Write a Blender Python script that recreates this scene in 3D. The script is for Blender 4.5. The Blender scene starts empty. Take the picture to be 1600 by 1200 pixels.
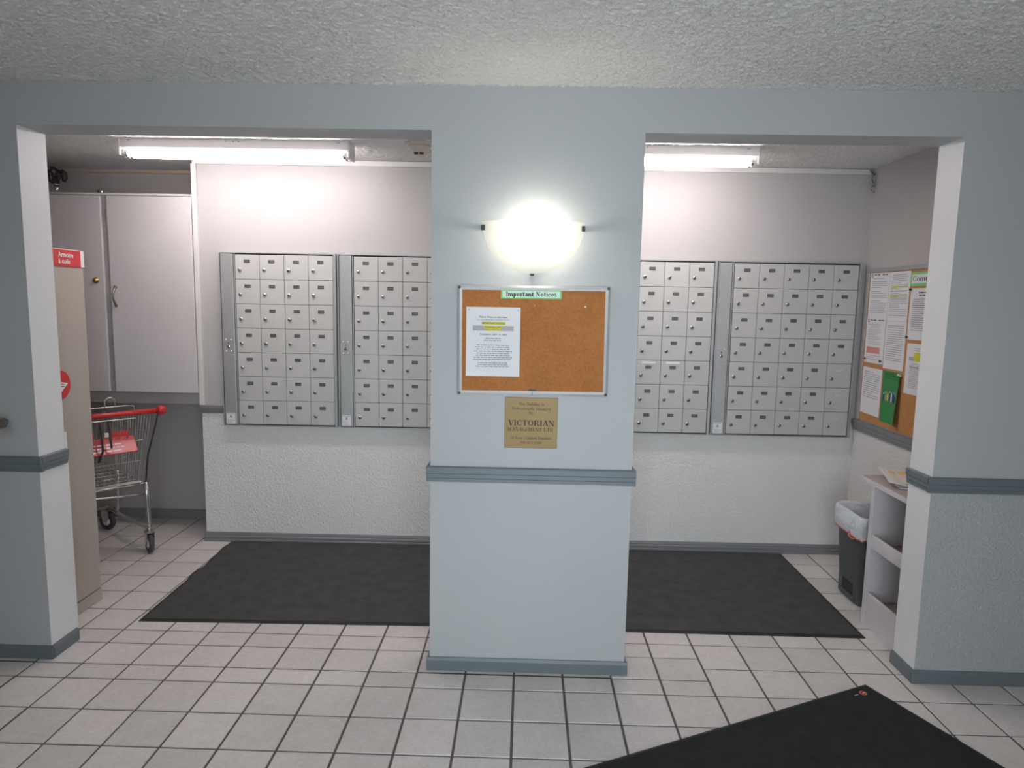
import bpy, bmesh, math, random
from mathutils import Vector, Matrix
random.seed(7)
S = bpy.context.scene
COL = S.collection
PI = math.pi

# ------------------------------------------------------------------ camera, world, lights, exposure
cam_d = bpy.data.cameras.new('camera')
cam = bpy.data.objects.new('camera', cam_d); COL.objects.link(cam)
cam_d.sensor_fit = 'HORIZONTAL'; cam_d.sensor_width = 36.0
cam_d.lens = 36.0 * 1055.48 / 1600.0
cam_d.clip_start = 0.05
_r = (0.99962, 0.020869, 0.018192); _dn = (0.020585, -0.120841, -0.992458); _f = (-0.018513, 0.992453, -0.121224)
M = Matrix.Identity(4)
for i in range(3):
    M[i][0] = _r[i]; M[i][1] = -_dn[i]; M[i][2] = -_f[i]
M.translation = (1.6842, -2.4025, 1.5901)
cam.matrix_world = M
S.camera = cam

S.view_settings.view_transform = 'Standard'
S.view_settings.look = 'None'
S.view_settings.gamma = 1.0
S.view_settings.use_curve_mapping = False
S.view_settings.exposure = 1.06

world = bpy.data.worlds.new('sky'); S.world = world; world.use_nodes = True
world.node_tree.nodes['Background'].inputs['Color'].default_value = (0.62, 0.78, 1.0, 1)
world.node_tree.nodes['Background'].inputs['Strength'].default_value = 0.3

def area_light(name, loc, rot, sx, sy, power, color):
    d = bpy.data.lights.new(name, 'AREA'); d.shape = 'RECTANGLE'; d.size = sx; d.size_y = sy
    d.energy = power; d.color = color
    o = bpy.data.objects.new(name, d); COL.objects.link(o); o.location = loc; o.rotation_euler = rot
    return o
# overcast daylight entering through the glazed entrance behind the camera
_d = area_light('entrance_daylight', (1.85, -2.98, 1.08), (PI/2, 0, 0), 1.3, 2.05, 10.5, (0.84, 0.94, 1.0)); _d.data.spread = math.radians(98)
# unseen fill lights added behind the camera to brighten the lobby ceiling
for _x in (0.2, 3.6): area_light('ceiling_fill', (_x, -2.75, 1.95), (PI, 0, 0), 0.4, 0.2, 10, (1.0, 0.96, 0.90))
TUBE = 16.5         # fluorescent tubes
BULB = 33.0         # wall lamp bulb

# ------------------------------------------------------------------ materials
def nt(name):
    m = bpy.data.materials.new(name); m.use_nodes = True
    return m, m.node_tree.nodes, m.node_tree.links, m.node_tree.nodes['Principled BSDF']

def mat(name, col, rough=0.6, metal=0.0, var=0.05, vscale=6.0, bump=0.0, bscale=80.0, bdist=0.002, detail=4.0,
        spec=0.5, objvar=0.0, zmask=None, aniso=False):
    m, N, L, B = nt(name)
    B.inputs['Roughness'].default_value = rough; B.inputs['Metallic'].default_value = metal
    B.inputs['Specular IOR Level'].default_value = spec
    tc = N.new('ShaderNodeTexCoord')
    n = N.new('ShaderNodeTexNoise'); n.inputs['Scale'].default_value = vscale; n.inputs['Detail'].default_value = detail
    L.new(tc.outputs['Object'], n.inputs['Vector'])
    mx = N.new('ShaderNodeMix'); mx.data_type = 'RGBA'
    a = [max(0, c*(1-var)) for c in col]; b = [min(1, c*(1+var)) for c in col]
    mx.inputs[6].default_value = (*a, 1); mx.inputs[7].default_value = (*b, 1)
    L.new(n.outputs['Fac'], mx.inputs[0])
    out = mx.outputs[2]
    if objvar:
        oi = N.new('ShaderNodeObjectInfo'); hs = N.new('ShaderNodeHueSaturation')
        mr = N.new('ShaderNodeMapRange'); mr.inputs[3].default_value = 1-objvar; mr.inputs[4].default_value = 1+objvar
        L.new(oi.outputs['Random'], mr.inputs[0]); L.new(mr.outputs[0], hs.inputs['Value']); L.new(out, hs.inputs['Color'])
        out = hs.outputs['Color']
    L.new(out, B.inputs['Base Color'])
    if bump:
        nb = N.new('ShaderNodeTexNoise'); nb.inputs['Scale'].default_value = bscale; nb.inputs['Detail'].default_value = 3.0
        L.new(tc.outputs['Object'], nb.inputs['Vector'])
        bp = N.new('ShaderNodeBump'); bp.inputs['Strength'].default_value = bump; bp.inputs['Distance'].default_value = bdist
        L.new(nb.outputs['Fac'], bp.inputs['Height'])
        if zmask is not None:
            ge = N.new('ShaderNodeNewGeometry'); sx = N.new('ShaderNodeSeparateXYZ'); L.new(ge.outputs['Position'], sx.inputs[0])
            cm = N.new('ShaderNodeMath'); cm.operation = 'LESS_THAN'; cm.inputs[1].default_value = zmask
            L.new(sx.outputs['Z'], cm.inputs[0])
            ml = N.new('ShaderNodeMath'); ml.operation = 'MULTIPLY'; ml.inputs[1].default_value = bump
            L.new(cm.outputs[0], ml.inputs[0]); L.new(ml.outputs[0], bp.inputs['Strength'])
        L.new(bp.outputs['Normal'], B.inputs['Normal'])
    return m

def stucco_mat(name, col, lower=0.84, col2=None):
    """painted plaster: knock-down relief below the chair rail, nearly smooth above it"""
    m, N, L, B = nt(name)
    B.inputs['Roughness'].default_value = 0.5; B.inputs['Specular IOR Level'].default_value = 0.35
    tc = N.new('ShaderNodeTexCoord')
    v = N.new('ShaderNodeTexNoise'); v.inputs['Scale'].default_value = 85; v.inputs['Detail'].default_value = 3.5; v.inputs['Distortion'].default_value = 0.6
    L.new(tc.outputs['Object'], v.inputs['Vector'])
    cr = N.new('ShaderNodeValToRGB'); cr.color_ramp.elements[0].position = 0.42; cr.color_ramp.elements[1].position = 0.62
    L.new(v.outputs['Fac'], cr.inputs['Fac'])
    n2 = N.new('ShaderNodeTexNoise'); n2.inputs['Scale'].default_value = 2.0; L.new(tc.outputs['Object'], n2.inputs['Vector'])
    mx = N.new('ShaderNodeMix'); mx.data_type = 'RGBA'
    mx.inputs[6].default_value = (*[c*0.97 for c in col], 1); mx.inputs[7].default_value = (*[min(1, c*1.03) for c in col], 1)
    L.new(n2.outputs['Fac'], mx.inputs[0]); L.new(mx.outputs[2], B.inputs['Base Color'])
    ge = N.new('ShaderNodeNewGeometry'); sx = N.new('ShaderNodeSeparateXYZ'); L.new(ge.outputs['Position'], sx.inputs[0])
    cm = N.new('ShaderNodeMath'); cm.operation = 'LESS_THAN'; cm.inputs[1].default_value = lower; L.new(sx.outputs['Z'], cm.inputs[0])
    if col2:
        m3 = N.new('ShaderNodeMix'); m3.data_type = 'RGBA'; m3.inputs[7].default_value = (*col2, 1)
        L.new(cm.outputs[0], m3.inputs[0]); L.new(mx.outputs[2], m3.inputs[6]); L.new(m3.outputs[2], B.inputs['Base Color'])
    ma = N.new('ShaderNodeMath'); ma.operation = 'MULTIPLY_ADD'; ma.inputs[1].default_value = 0.48; ma.inputs[2].default_value = 0.03
    L.new(cm.outputs[0], ma.inputs[0])
    bp = N.new('ShaderNodeBump'); bp.inputs['Distance'].default_value = 0.006
    L.new(ma.outputs[0], bp.inputs['Strength']); L.new(cr.outputs['Color'], bp.inputs['Height']); L.new(bp.outputs['Normal'], B.inputs['Normal'])
    return m

def emit_mat(name, col, strength):
    m = bpy.data.materials.new(name); m.use_nodes = True
    N = m.node_tree.nodes; L = m.node_tree.links; N.clear()
    e = N.new('ShaderNodeEmission'); e.inputs['Color'].default_value = (*col, 1); e.inputs['Strength'].default_value = strength
    o = N.new('ShaderNodeOutputMaterial'); L.new(e.outputs[0], o.inputs['Surface'])
    return m

def popcorn_mat():
    m, N, L, B = nt('popcorn_ceiling')
    B.inputs['Roughness'].default_value = 0.95; B.inputs['Specular IOR Level'].default_value = 0.1
    tc = N.new('ShaderNodeTexCoord')
    n = N.new('ShaderNodeTexNoise'); n.inputs['Scale'].default_value = 105; n.inputs['Detail'].default_value = 4; n.inputs['Roughness'].default_value = 0.7
    L.new(tc.outputs['Object'], n.inputs['Vector'])
    vo = N.new('ShaderNodeTexVoronoi'); vo.inputs['Scale'].default_value = 130; L.new(tc.outputs['Object'], vo.inputs['Vector'])
    su = N.new('ShaderNodeMath'); su.operation = 'SUBTRACT'; L.new(n.outputs['Fac'], su.inputs[0])
    h = N.new('ShaderNodeMath'); h.operation = 'MULTIPLY'; h.inputs[1].default_value = 0.5; L.new(vo.outputs['Distance'], h.inputs[0]); L.new(h.outputs[0], su.inputs[1])
    bp = N.new('ShaderNodeBump'); bp.inputs['Strength'].default_value = 0.6; bp.inputs['Distance'].default_value = 0.006
    L.new(su.outputs[0], bp.inputs['Height']); L.new(bp.outputs['Normal'], B.inputs['Normal'])
    mx = N.new('ShaderNodeMix'); mx.data_type = 'RGBA'; mx.inputs[6].default_value = (0.68, 0.67, 0.65, 1); mx.inputs[7].default_value = (0.92, 0.915, 0.90, 1)
    L.new(n.outputs['Fac'], mx.inputs[0]); L.new(mx.outputs[2], B.inputs['Base Color'])
    return m

def tile_mat():
    m, N, L, B = nt('ceramic_tile')
    B.inputs['Roughness'].default_value = 0.42; B.inputs['Specular IOR Level'].default_value = 0.45
    ge = N.new('ShaderNodeNewGeometry')
    n1 = N.new('ShaderNodeTexNoise'); n1.inputs['Scale'].default_value = 9; n1.inputs['Detail'].default_value = 6; n1.inputs['Roughness'].default_value = 0.7
    n2 = N.new('ShaderNodeTexNoise'); n2.inputs['Scale'].default_value = 70; n2.inputs['Detail'].default_value = 3
    for n in (n1, n2): L.new(ge.outputs['Position'], n.inputs['Vector'])
    m1 = N.new('ShaderNodeMix'); m1.data_type = 'RGBA'; m1.inputs[6].default_value = (0.53, 0.505, 0.49, 1); m1.inputs[7].default_value = (0.68, 0.645, 0.63, 1)
    L.new(n1.outputs['Fac'], m1.inputs[0])
    m2 = N.new('ShaderNodeMix'); m2.data_type = 'RGBA'; m2.blend_type = 'OVERLAY'; m2.inputs[0].default_value = 0.28
    L.new(m1.outputs[2], m2.inputs[6]); L.new(n2.outputs['Color'], m2.inputs[7])
    bw = N.new('ShaderNodeRGBToBW'); L.new(n2.outputs['Color'], bw.inputs[0]); L.new(bw.outputs[0], m2.inputs[7])
    oi = N.new('ShaderNodeObjectInfo'); mr = N.new('ShaderNodeMapRange'); mr.inputs[3].default_value = 0.93; mr.inputs[4].default_value = 1.06
    L.new(oi.outputs['Random'], mr.inputs[0])
    hs = N.new('ShaderNodeHueSaturation'); L.new(mr.outputs[0], hs.inputs['Value']); L.new(m2.outputs[2], hs.inputs['Color'])
    L.new(hs.outputs['Color'], B.inputs['Base Color'])
    bp = N.new('ShaderNodeBump'); bp.inputs['Strength'].default_value = 0.12; bp.inputs['Distance'].default_value = 0.002
    L.new(n2.outputs['Fac'], bp.inputs['Height']); L.new(bp.outputs['Normal'], B.inputs['Normal'])
    return m

def cork_mat(name, c0, c1):
    m, N, L, B = nt(name)
    B.inputs['Roughness'].default_value = 0.85; B.inputs['Specular IOR Level'].default_value = 0.15
    tc = N.new('ShaderNodeTexCoord')
    n = N.new('ShaderNodeTexNoise'); n.inputs['Scale'].default_value = 130; n.inputs['Detail'].default_value = 4
    n2 = N.new('ShaderNodeTexNoise'); n2.inputs['Scale'].default_value = 6
    for q in (n, n2): L.new(tc.outputs['Object'], q.inputs['Vector'])
    av = N.new('ShaderNodeMath'); av.operation = 'MULTIPLY_ADD'; av.inputs[1].default_value = 0.35; L.new(n2.outputs['Fac'], av.inputs[0])
    hf = N.new('ShaderNodeMath'); hf.operation = 'MULTIPLY'; hf.inputs[1].default_value = 0.65; L.new(n.outputs['Fac'], hf.inputs[0]); L.new(hf.outputs[0], av.inputs[2])
    cr = N.new('ShaderNodeValToRGB'); cr.color_ramp.elements[0].position = 0.35; cr.color_ramp.elements[1].position = 0.62
    cr.color_ramp.elements[0].color = (*c0, 1); cr.color_ramp.elements[1].color = (*c1, 1)
    L.new(av.outputs[0], cr.inputs['Fac']); L.new(cr.outputs['Color'], B.inputs['Base Color'])
    bp = N.new('ShaderNodeBump'); bp.inputs['Strength'].default_value = 0.3; bp.inputs['Distance'].default_value = 0.001
    L.new(n.outputs['Fac'], bp.inputs['Height']); L.new(bp.outputs['Normal'], B.inputs['Normal'])
    return m

def glass_lamp_mat():
    m = bpy.data.materials.new('frosted_lamp_glass'); m.use_nodes = True
    N = m.node_tree.nodes; L = m.node_tree.links; N.clear()
    o = N.new('ShaderNodeOutputMaterial'); t = N.new('ShaderNodeBsdfTranslucent'); t.inputs['Color'].default_value = (0.52, 0.52, 0.49, 1)
    p = N.new('ShaderNodeBsdfPrincipled'); p.inputs['Base Color'].default_value = (0.85, 0.86, 0.84, 1); p.inputs['Roughness'].default_value = 0.3
    n = N.new('ShaderNodeTexNoise'); n.inputs['Scale'].default_value = 14; n.inputs['Distortion'].default_value = 1.5
    cr = N.new('ShaderNodeMapRange'); cr.inputs[3].default_value = 0.55; cr.inputs[4].default_value = 0.75
    L.new(n.outputs['Fac'], cr.inputs[0])
    mx = N.new('ShaderNodeMixShader'); L.new(cr.outputs[0], mx.inputs[0]); L.new(p.outputs[0], mx.inputs[1]); L.new(t.outputs[0], mx.inputs[2])
    L.new(mx.outputs[0], o.inputs['Surface'])
    return m

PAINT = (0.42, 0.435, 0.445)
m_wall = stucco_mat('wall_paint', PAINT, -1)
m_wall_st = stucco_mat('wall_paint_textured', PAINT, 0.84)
m_wall_in = stucco_mat('mailroom_textured_evened_light', (0.475, 0.455, 0.45), 0.86, (0.76, 0.755, 0.74))  # tube light evened out in the colour: darker above the rail, lighter below
m_wall_in_s = stucco_mat('mailroom_paint', (0.62, 0.60, 0.60), -1)
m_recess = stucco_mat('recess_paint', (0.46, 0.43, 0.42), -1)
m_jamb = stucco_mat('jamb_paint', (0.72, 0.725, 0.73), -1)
m_ceil = popcorn_mat()
m_grout = mat('grout', (0.115, 0.10, 0.095), 0.95, var=0.25, vscale=20)
m_tile = tile_mat()
m_rail = mat('rail_paint', (0.135, 0.163, 0.182), 0.42, var=0.05)
m_rail_in = mat('mailroom_rail_paint', (0.21, 0.215, 0.225), 0.42, var=0.05)
m_trim_w = mat('white_trim_paint', (0.66, 0.64, 0.62), 0.5, var=0.03)
m_trim_b = mat('beige_trim', (0.52, 0.43, 0.34), 0.5)
m_cup = mat('cupboard_paint', (0.60, 0.565, 0.565), 0.45, var=0.03)
m_cup_shade = mat('cupboard_frame_shade', (0.40, 0.375, 0.37), 0.5, var=0.03)  # shade on the recessed frame and lower rail, put into a darker colour
m_box = mat('mailbox_grey_enamel', (0.49, 0.49, 0.475), 0.42, var=0.02, objvar=0.02)
m_alu = mat('brushed_aluminium', (0.44, 0.45, 0.45), 0.42, metal=0.55, var=0.06, vscale=30)
m_alu_b = mat('bright_aluminium', (0.74, 0.75, 0.76), 0.32, metal=0.7, var=0.04)
m_chrome = mat('chrome', (0.62, 0.62, 0.61), 0.22, metal=0.95, var=0.03)
m_steel = mat('zinc_wire', (0.52, 0.52, 0.50), 0.35, metal=0.8, var=0.05)
m_aged = mat('aged_nickel', (0.26, 0.23, 0.19), 0.35, metal=0.9, var=0.1)
m_cyl = mat('lock_cylinder', (0.24, 0.235, 0.23), 0.35, metal=0.8, var=0.05)
m_dark = mat('dark_metal', (0.035, 0.035, 0.036), 0.5, var=0.1)
m_slot = mat('dark_gap', (0.03, 0.03, 0.03), 0.8, var=0.05)
m_plate = mat('number_plate_dark', (0.075, 0.072, 0.07), 0.4, var=0.1)
m_plate_l = mat('number_plate_pale', (0.55, 0.54, 0.53), 0.4, var=0.03)
m_digit = mat('digit_white', (0.20, 0.195, 0.19), 0.5, var=0.02)
m_paper = mat('white_paper', (0.74, 0.74, 0.76), 0.7, var=0.02, spec=0.2)
m_ink = mat('black_ink', (0.05, 0.05, 0.06), 0.7, var=0.05, spec=0.1)
m_ink_g = mat('grey_ink', (0.32, 0.32, 0.35), 0.7, var=0.05, spec=0.1)
m_ink_lg = mat('light_grey_print', (0.42, 0.43, 0.46), 0.7, var=0.05, spec=0.1)
m_yel = mat('yellow_highlighter', (0.66, 0.60, 0.05), 0.7, var=0.08, spec=0.1)
m_pink = mat('pink_print', (0.60, 0.27, 0.25), 0.7, var=0.05, spec=0.1)
m_blue = mat('blue_print', (0.06, 0.09, 0.25), 0.7, var=0.1, spec=0.1)
m_green_l = mat('light_green_card', (0.22, 0.62, 0.22), 0.6, var=0.05)
m_green_p = mat('pale_green_card', (0.60, 0.80, 0.66), 0.6, var=0.03)
m_green = mat('green_flyer', (0.035, 0.24, 0.065), 0.55, var=0.06)
m_green_d = mat('dark_green_print', (0.015, 0.11, 0.03), 0.6, var=0.06)
m_cork = cork_mat('cork_brown', (0.35, 0.135, 0.042), (0.44, 0.178, 0.060))
m_cork2 = cork_mat('cork_orange', (0.42, 0.20, 0.075), (0.56, 0.29, 0.12))
m_brass = mat('brass_plate', (0.20, 0.13, 0.042), 0.45, metal=0.3, var=0.10, vscale=9)
m_brass_k = mat('brass_knob', (0.42, 0.28, 0.09), 0.3, metal=0.9, var=0.05)
m_mat = mat('charcoal_carpet', (0.098, 0.099, 0.098), 0.98, var=0.30, vscale=14, bump=1.0, bscale=420, bdist=0.006, spec=0.08)
m_mat2 = mat('black_carpet', (0.040, 0.043, 0.045), 0.98, var=0.30, vscale=14, bump=1.0, bscale=420, bdist=0.006, spec=0.08)
m_rub = mat('black_rubber', (0.016, 0.016, 0.016), 0.55, var=0.1)
m_rubg = mat('grey_rubber', (0.055, 0.055, 0.055), 0.6, var=0.1)
m_red = mat('red_plastic', (0.55, 0.030, 0.032), 0.28, var=0.04)
m_redsign = mat('red_sign', (0.60, 0.028, 0.032), 0.45, var=0.03)
m_wht = mat('white_plastic', (0.78, 0.77, 0.75), 0.4, var=0.02)
m_lock = mat('locker_beige', (0.41, 0.37, 0.32), 0.48, var=0.02)
m_lock_d = mat('locker_shadow_gap', (0.09, 0.08, 0.07), 0.6)
m_bin = mat('bin_charcoal', (0.080, 0.084, 0.087), 0.5, var=0.08)
m_liner = mat('bin_liner_white', (0.62, 0.66, 0.70), 0.35, var=0.06, vscale=40, bump=1.0, bscale=16, bdist=0.02)
m_cord = mat('orange_drawstring', (0.55, 0.13, 0.08), 0.5)
m_desk = mat('white_laminate', (0.60, 0.58, 0.60), 0.42, var=0.03)
m_desk_top = mat('taupe_laminate', (0.46, 0.41, 0.38), 0.4, var=0.04)
m_shelf_in = mat('worn_brown_board', (0.30, 0.225, 0.205), 0.6, var=0.12)
m_cream = mat('cream_paper', (0.74, 0.70, 0.60), 0.6, var=0.06)
m_ora = mat('orange_yellow_print', (0.78, 0.56, 0.26), 0.6, var=0.15, vscale=25)
m_wood = mat('orange_stained_wood', (0.42, 0.13, 0.03), 0.4, var=0.25, vscale=18)
m_cap = mat('grey_end_cap', (0.10, 0.10, 0.10), 0.5)
m_fixt = mat('white_enamel', (0.72, 0.69, 0.68), 0.4, var=0.02)
m_smoke = mat('ivory_plastic', (0.55, 0.49, 0.43), 0.45, var=0.02)
m_tube = emit_mat('fluorescent_glow', (1.0, 0.905, 0.90), TUBE)
m_bulb = emit_mat('bulb_glow', (1.0, 0.95, 0.80), BULB)
m_glass = glass_lamp_mat()

# ------------------------------------------------------------------ mesh helpers
class MB:
    def __init__(self): self.bm = bmesh.new(); self.mats = []
    def mi(self, m):
        if m is None: return 0
        if m not in self.mats: self.mats.append(m)
        return self.mats.index(m)
    def face(self, pts, m=None):
        f = self.bm.faces.new([self.bm.verts.new(p) for p in pts]); f.material_index = self.mi(m); return f
    def box(self, x0, x1, y0, y1, z0, z1, m=None, bev=0.0, seg=1, mtx=None):
        vs = [self.bm.verts.new((x, y, z)) for x in (x0, x1) for y in (y0, y1) for z in (z0, z1)]
        idx = [(0, 1, 3, 2), (4, 6, 7, 5), (0, 4, 5, 1), (2, 3, 7, 6), (0, 2, 6, 4), (1, 5, 7, 3)]
        fs = [self.bm.faces.new([vs[i] for i in q]) for q in idx]
        k = self.mi(m)
        for f in fs: f.material_index = k
        geo = list(vs)
        if bev > 0:
            es = list({e for f in fs for e in f.edges})
            r = bmesh.ops.bevel(self.bm, geom=es, offset=bev, segments=seg, affect='EDGES', profile=0.5)
            for f in r['faces']: f.material_index = k
            geo = list({v for f in r['faces'] for v in f.verts} | {v for f in fs if f.is_valid for v in f.verts})
        if mtx is not None: bmesh.ops.transform(self.bm, matrix=mtx, verts=geo)
        return geo
    def prism(self, prof, axis, a, b, m=None):
        """2D profile extruded along axis 0/1/2 from a to b"""
        def P(u, v, t): return {0: (t, u, v), 1: (u, t, v), 2: (u, v, t)}[axis]
        k = self.mi(m)
        A = [self.bm.verts.new(P(u, v, a)) for u, v in prof]; Bv = [self.bm.verts.new(P(u, v, b)) for u, v in prof]
        n = len(prof)
        for i in range(n):
            f = self.bm.faces.new((A[i], A[(i+1) % n], Bv[(i+1) % n], Bv[i])); f.material_index = k
        self.bm.faces.new(A[::-1]).material_index = k; self.bm.faces.new(Bv).material_index = k
    def tube(self, pts, r, m=None, n=8, caps=True, closed=False):
        pts = [Vector(p) for p in pts]; k = self.mi(m); rings = []; N = len(pts)
        rr = r if isinstance(r, (list, tuple)) else [r]*N
        up = None
        for i, p in enumerate(pts):
            if closed: t = (pts[(i+1) % N] - pts[i-1])
            else: t = pts[min(i+1, N-1)] - pts[max(i-1, 0)]
            t = t.normalized() if t.length > 1e-9 else Vector((0, 0, 1))
            if up is None:
                up = Vector((0, 0, 1)) if abs(t.z) < 0.9 else Vector((1, 0, 0))
            x = t.cross(up)
            if x.length < 1e-6: x = t.cross(Vector((0, 1, 0)))
            x.normalize(); y = x.cross(t).normalized(); up = y
            rings.append([self.bm.verts.new(p + (x*math.cos(2*PI*j/n) + y*math.sin(2*PI*j/n))*rr[i]) for j in range(n)])
        for i in range(N if closed else N-1):
            a, b = rings[i], rings[(i+1) % N]
            for j in range(n):
                f = self.bm.faces.new((a[j], a[(j+1) % n], b[(j+1) % n], b[j])); f.material_index = k; f.smooth = True
        if caps and not closed:
            self.bm.faces.new(rings[0][::-1]).material_index = k; self.bm.faces.new(rings[-1]).material_index = k
    def lathe(self, prof, c, axis='z', m=None, n=24):
        """prof: (radius, height) pairs revolved round an axis through c"""
        k = self.mi(m); rings = []
        for r, h in prof:
            ring = []
            for j in range(n):
                a = 2*PI*j/n; u, v = r*math.cos(a), r*math.sin(a)
                p = {'z': (u, v, h), 'y': (u, h, v), 'x': (h, u, v)}[axis]
                ring.append(self.bm.verts.new((c[0]+p[0], c[1]+p[1], c[2]+p[2])))
            rings.append(ring)
        for a, b in zip(rings, rings[1:]):
            for j in range(n):
                f = self.bm.faces.new((a[j], a[(j+1) % n], b[(j+1) % n], b[j])); f.material_index = k; f.smooth = True
        if prof[0][0] > 1e-5: self.bm.faces.new(rings[0][::-1]).material_index = k
        if prof[-1][0] > 1e-5: self.bm.faces.new(rings[-1]).material_index = k
    def polys(self, polys, mapf, m=None):
        k = self.mi(m)
        for pg in polys:
            vs = [self.bm.verts.new(mapf(*p)) for p in pg]
            try: self.bm.faces.new(vs).material_index = k
            except ValueError: pass
    def mesh(self, name, m=None, recalc=True):
        if recalc: bmesh.ops.recalc_face_normals(self.bm, faces=self.bm.faces)
        me = bpy.data.meshes.new(name); self.bm.to_mesh(me); self.bm.free()
        for q in (self.mats or [m]): me.materials.append(q)
        return me
    def build(self, name, m=None, parent=None, recalc=True):
        return link(name, self.mesh(name, m, recalc), parent)

def link(name, me, parent=None):
    o = bpy.data.objects.new(name, me); COL.objects.link(o)
    if parent is not None: o.parent = parent
    return o
def tag(o, label=None, cat=None, group=None, kind=None):
    if label: o['label'] = label
    if cat: o['category'] = cat
    if group: o['group'] = group
    if kind: o['kind'] = kind
    return o
def thing(name, label, cat, loc=(0, 0, 0), rz=0.0, group=None):
    o = bpy.data.objects.new(name, None); COL.objects.link(o); o.empty_display_size = 0.05
    o.location = loc; o.rotation_euler = (0, 0, rz)
    return tag(o, label, cat, group)
def struct(name, mb, m=None):
    o = mb.build(name, m); o['kind'] = 'structure'; return o

# ------------------------------------------------------------------ lettering
def bfont(txt, bold=0.0):
    """flat polygons of the built-in font, cap height 1"""
    cu = bpy.data.curves.new('t', 'FONT'); cu.body = txt; cu.offset = bold; cu.resolution_u = 3
    o = bpy.data.objects.new('t', cu); COL.objects.link(o)
    dg = bpy.context.evaluated_depsgraph_get(); dg.update()
    me = bpy.data.meshes.new_from_object(o.evaluated_get(dg))
    P = [[(me.vertices[i].co.x, me.vertices[i].co.y) for i in f.vertices] for f in me.polygons]
    bpy.data.meshes.remove(me); bpy.data.objects.remove(o); bpy.data.curves.remove(cu)
    return [[(x/0.73, y/0.73) for x, y in f] for f in P]

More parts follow.
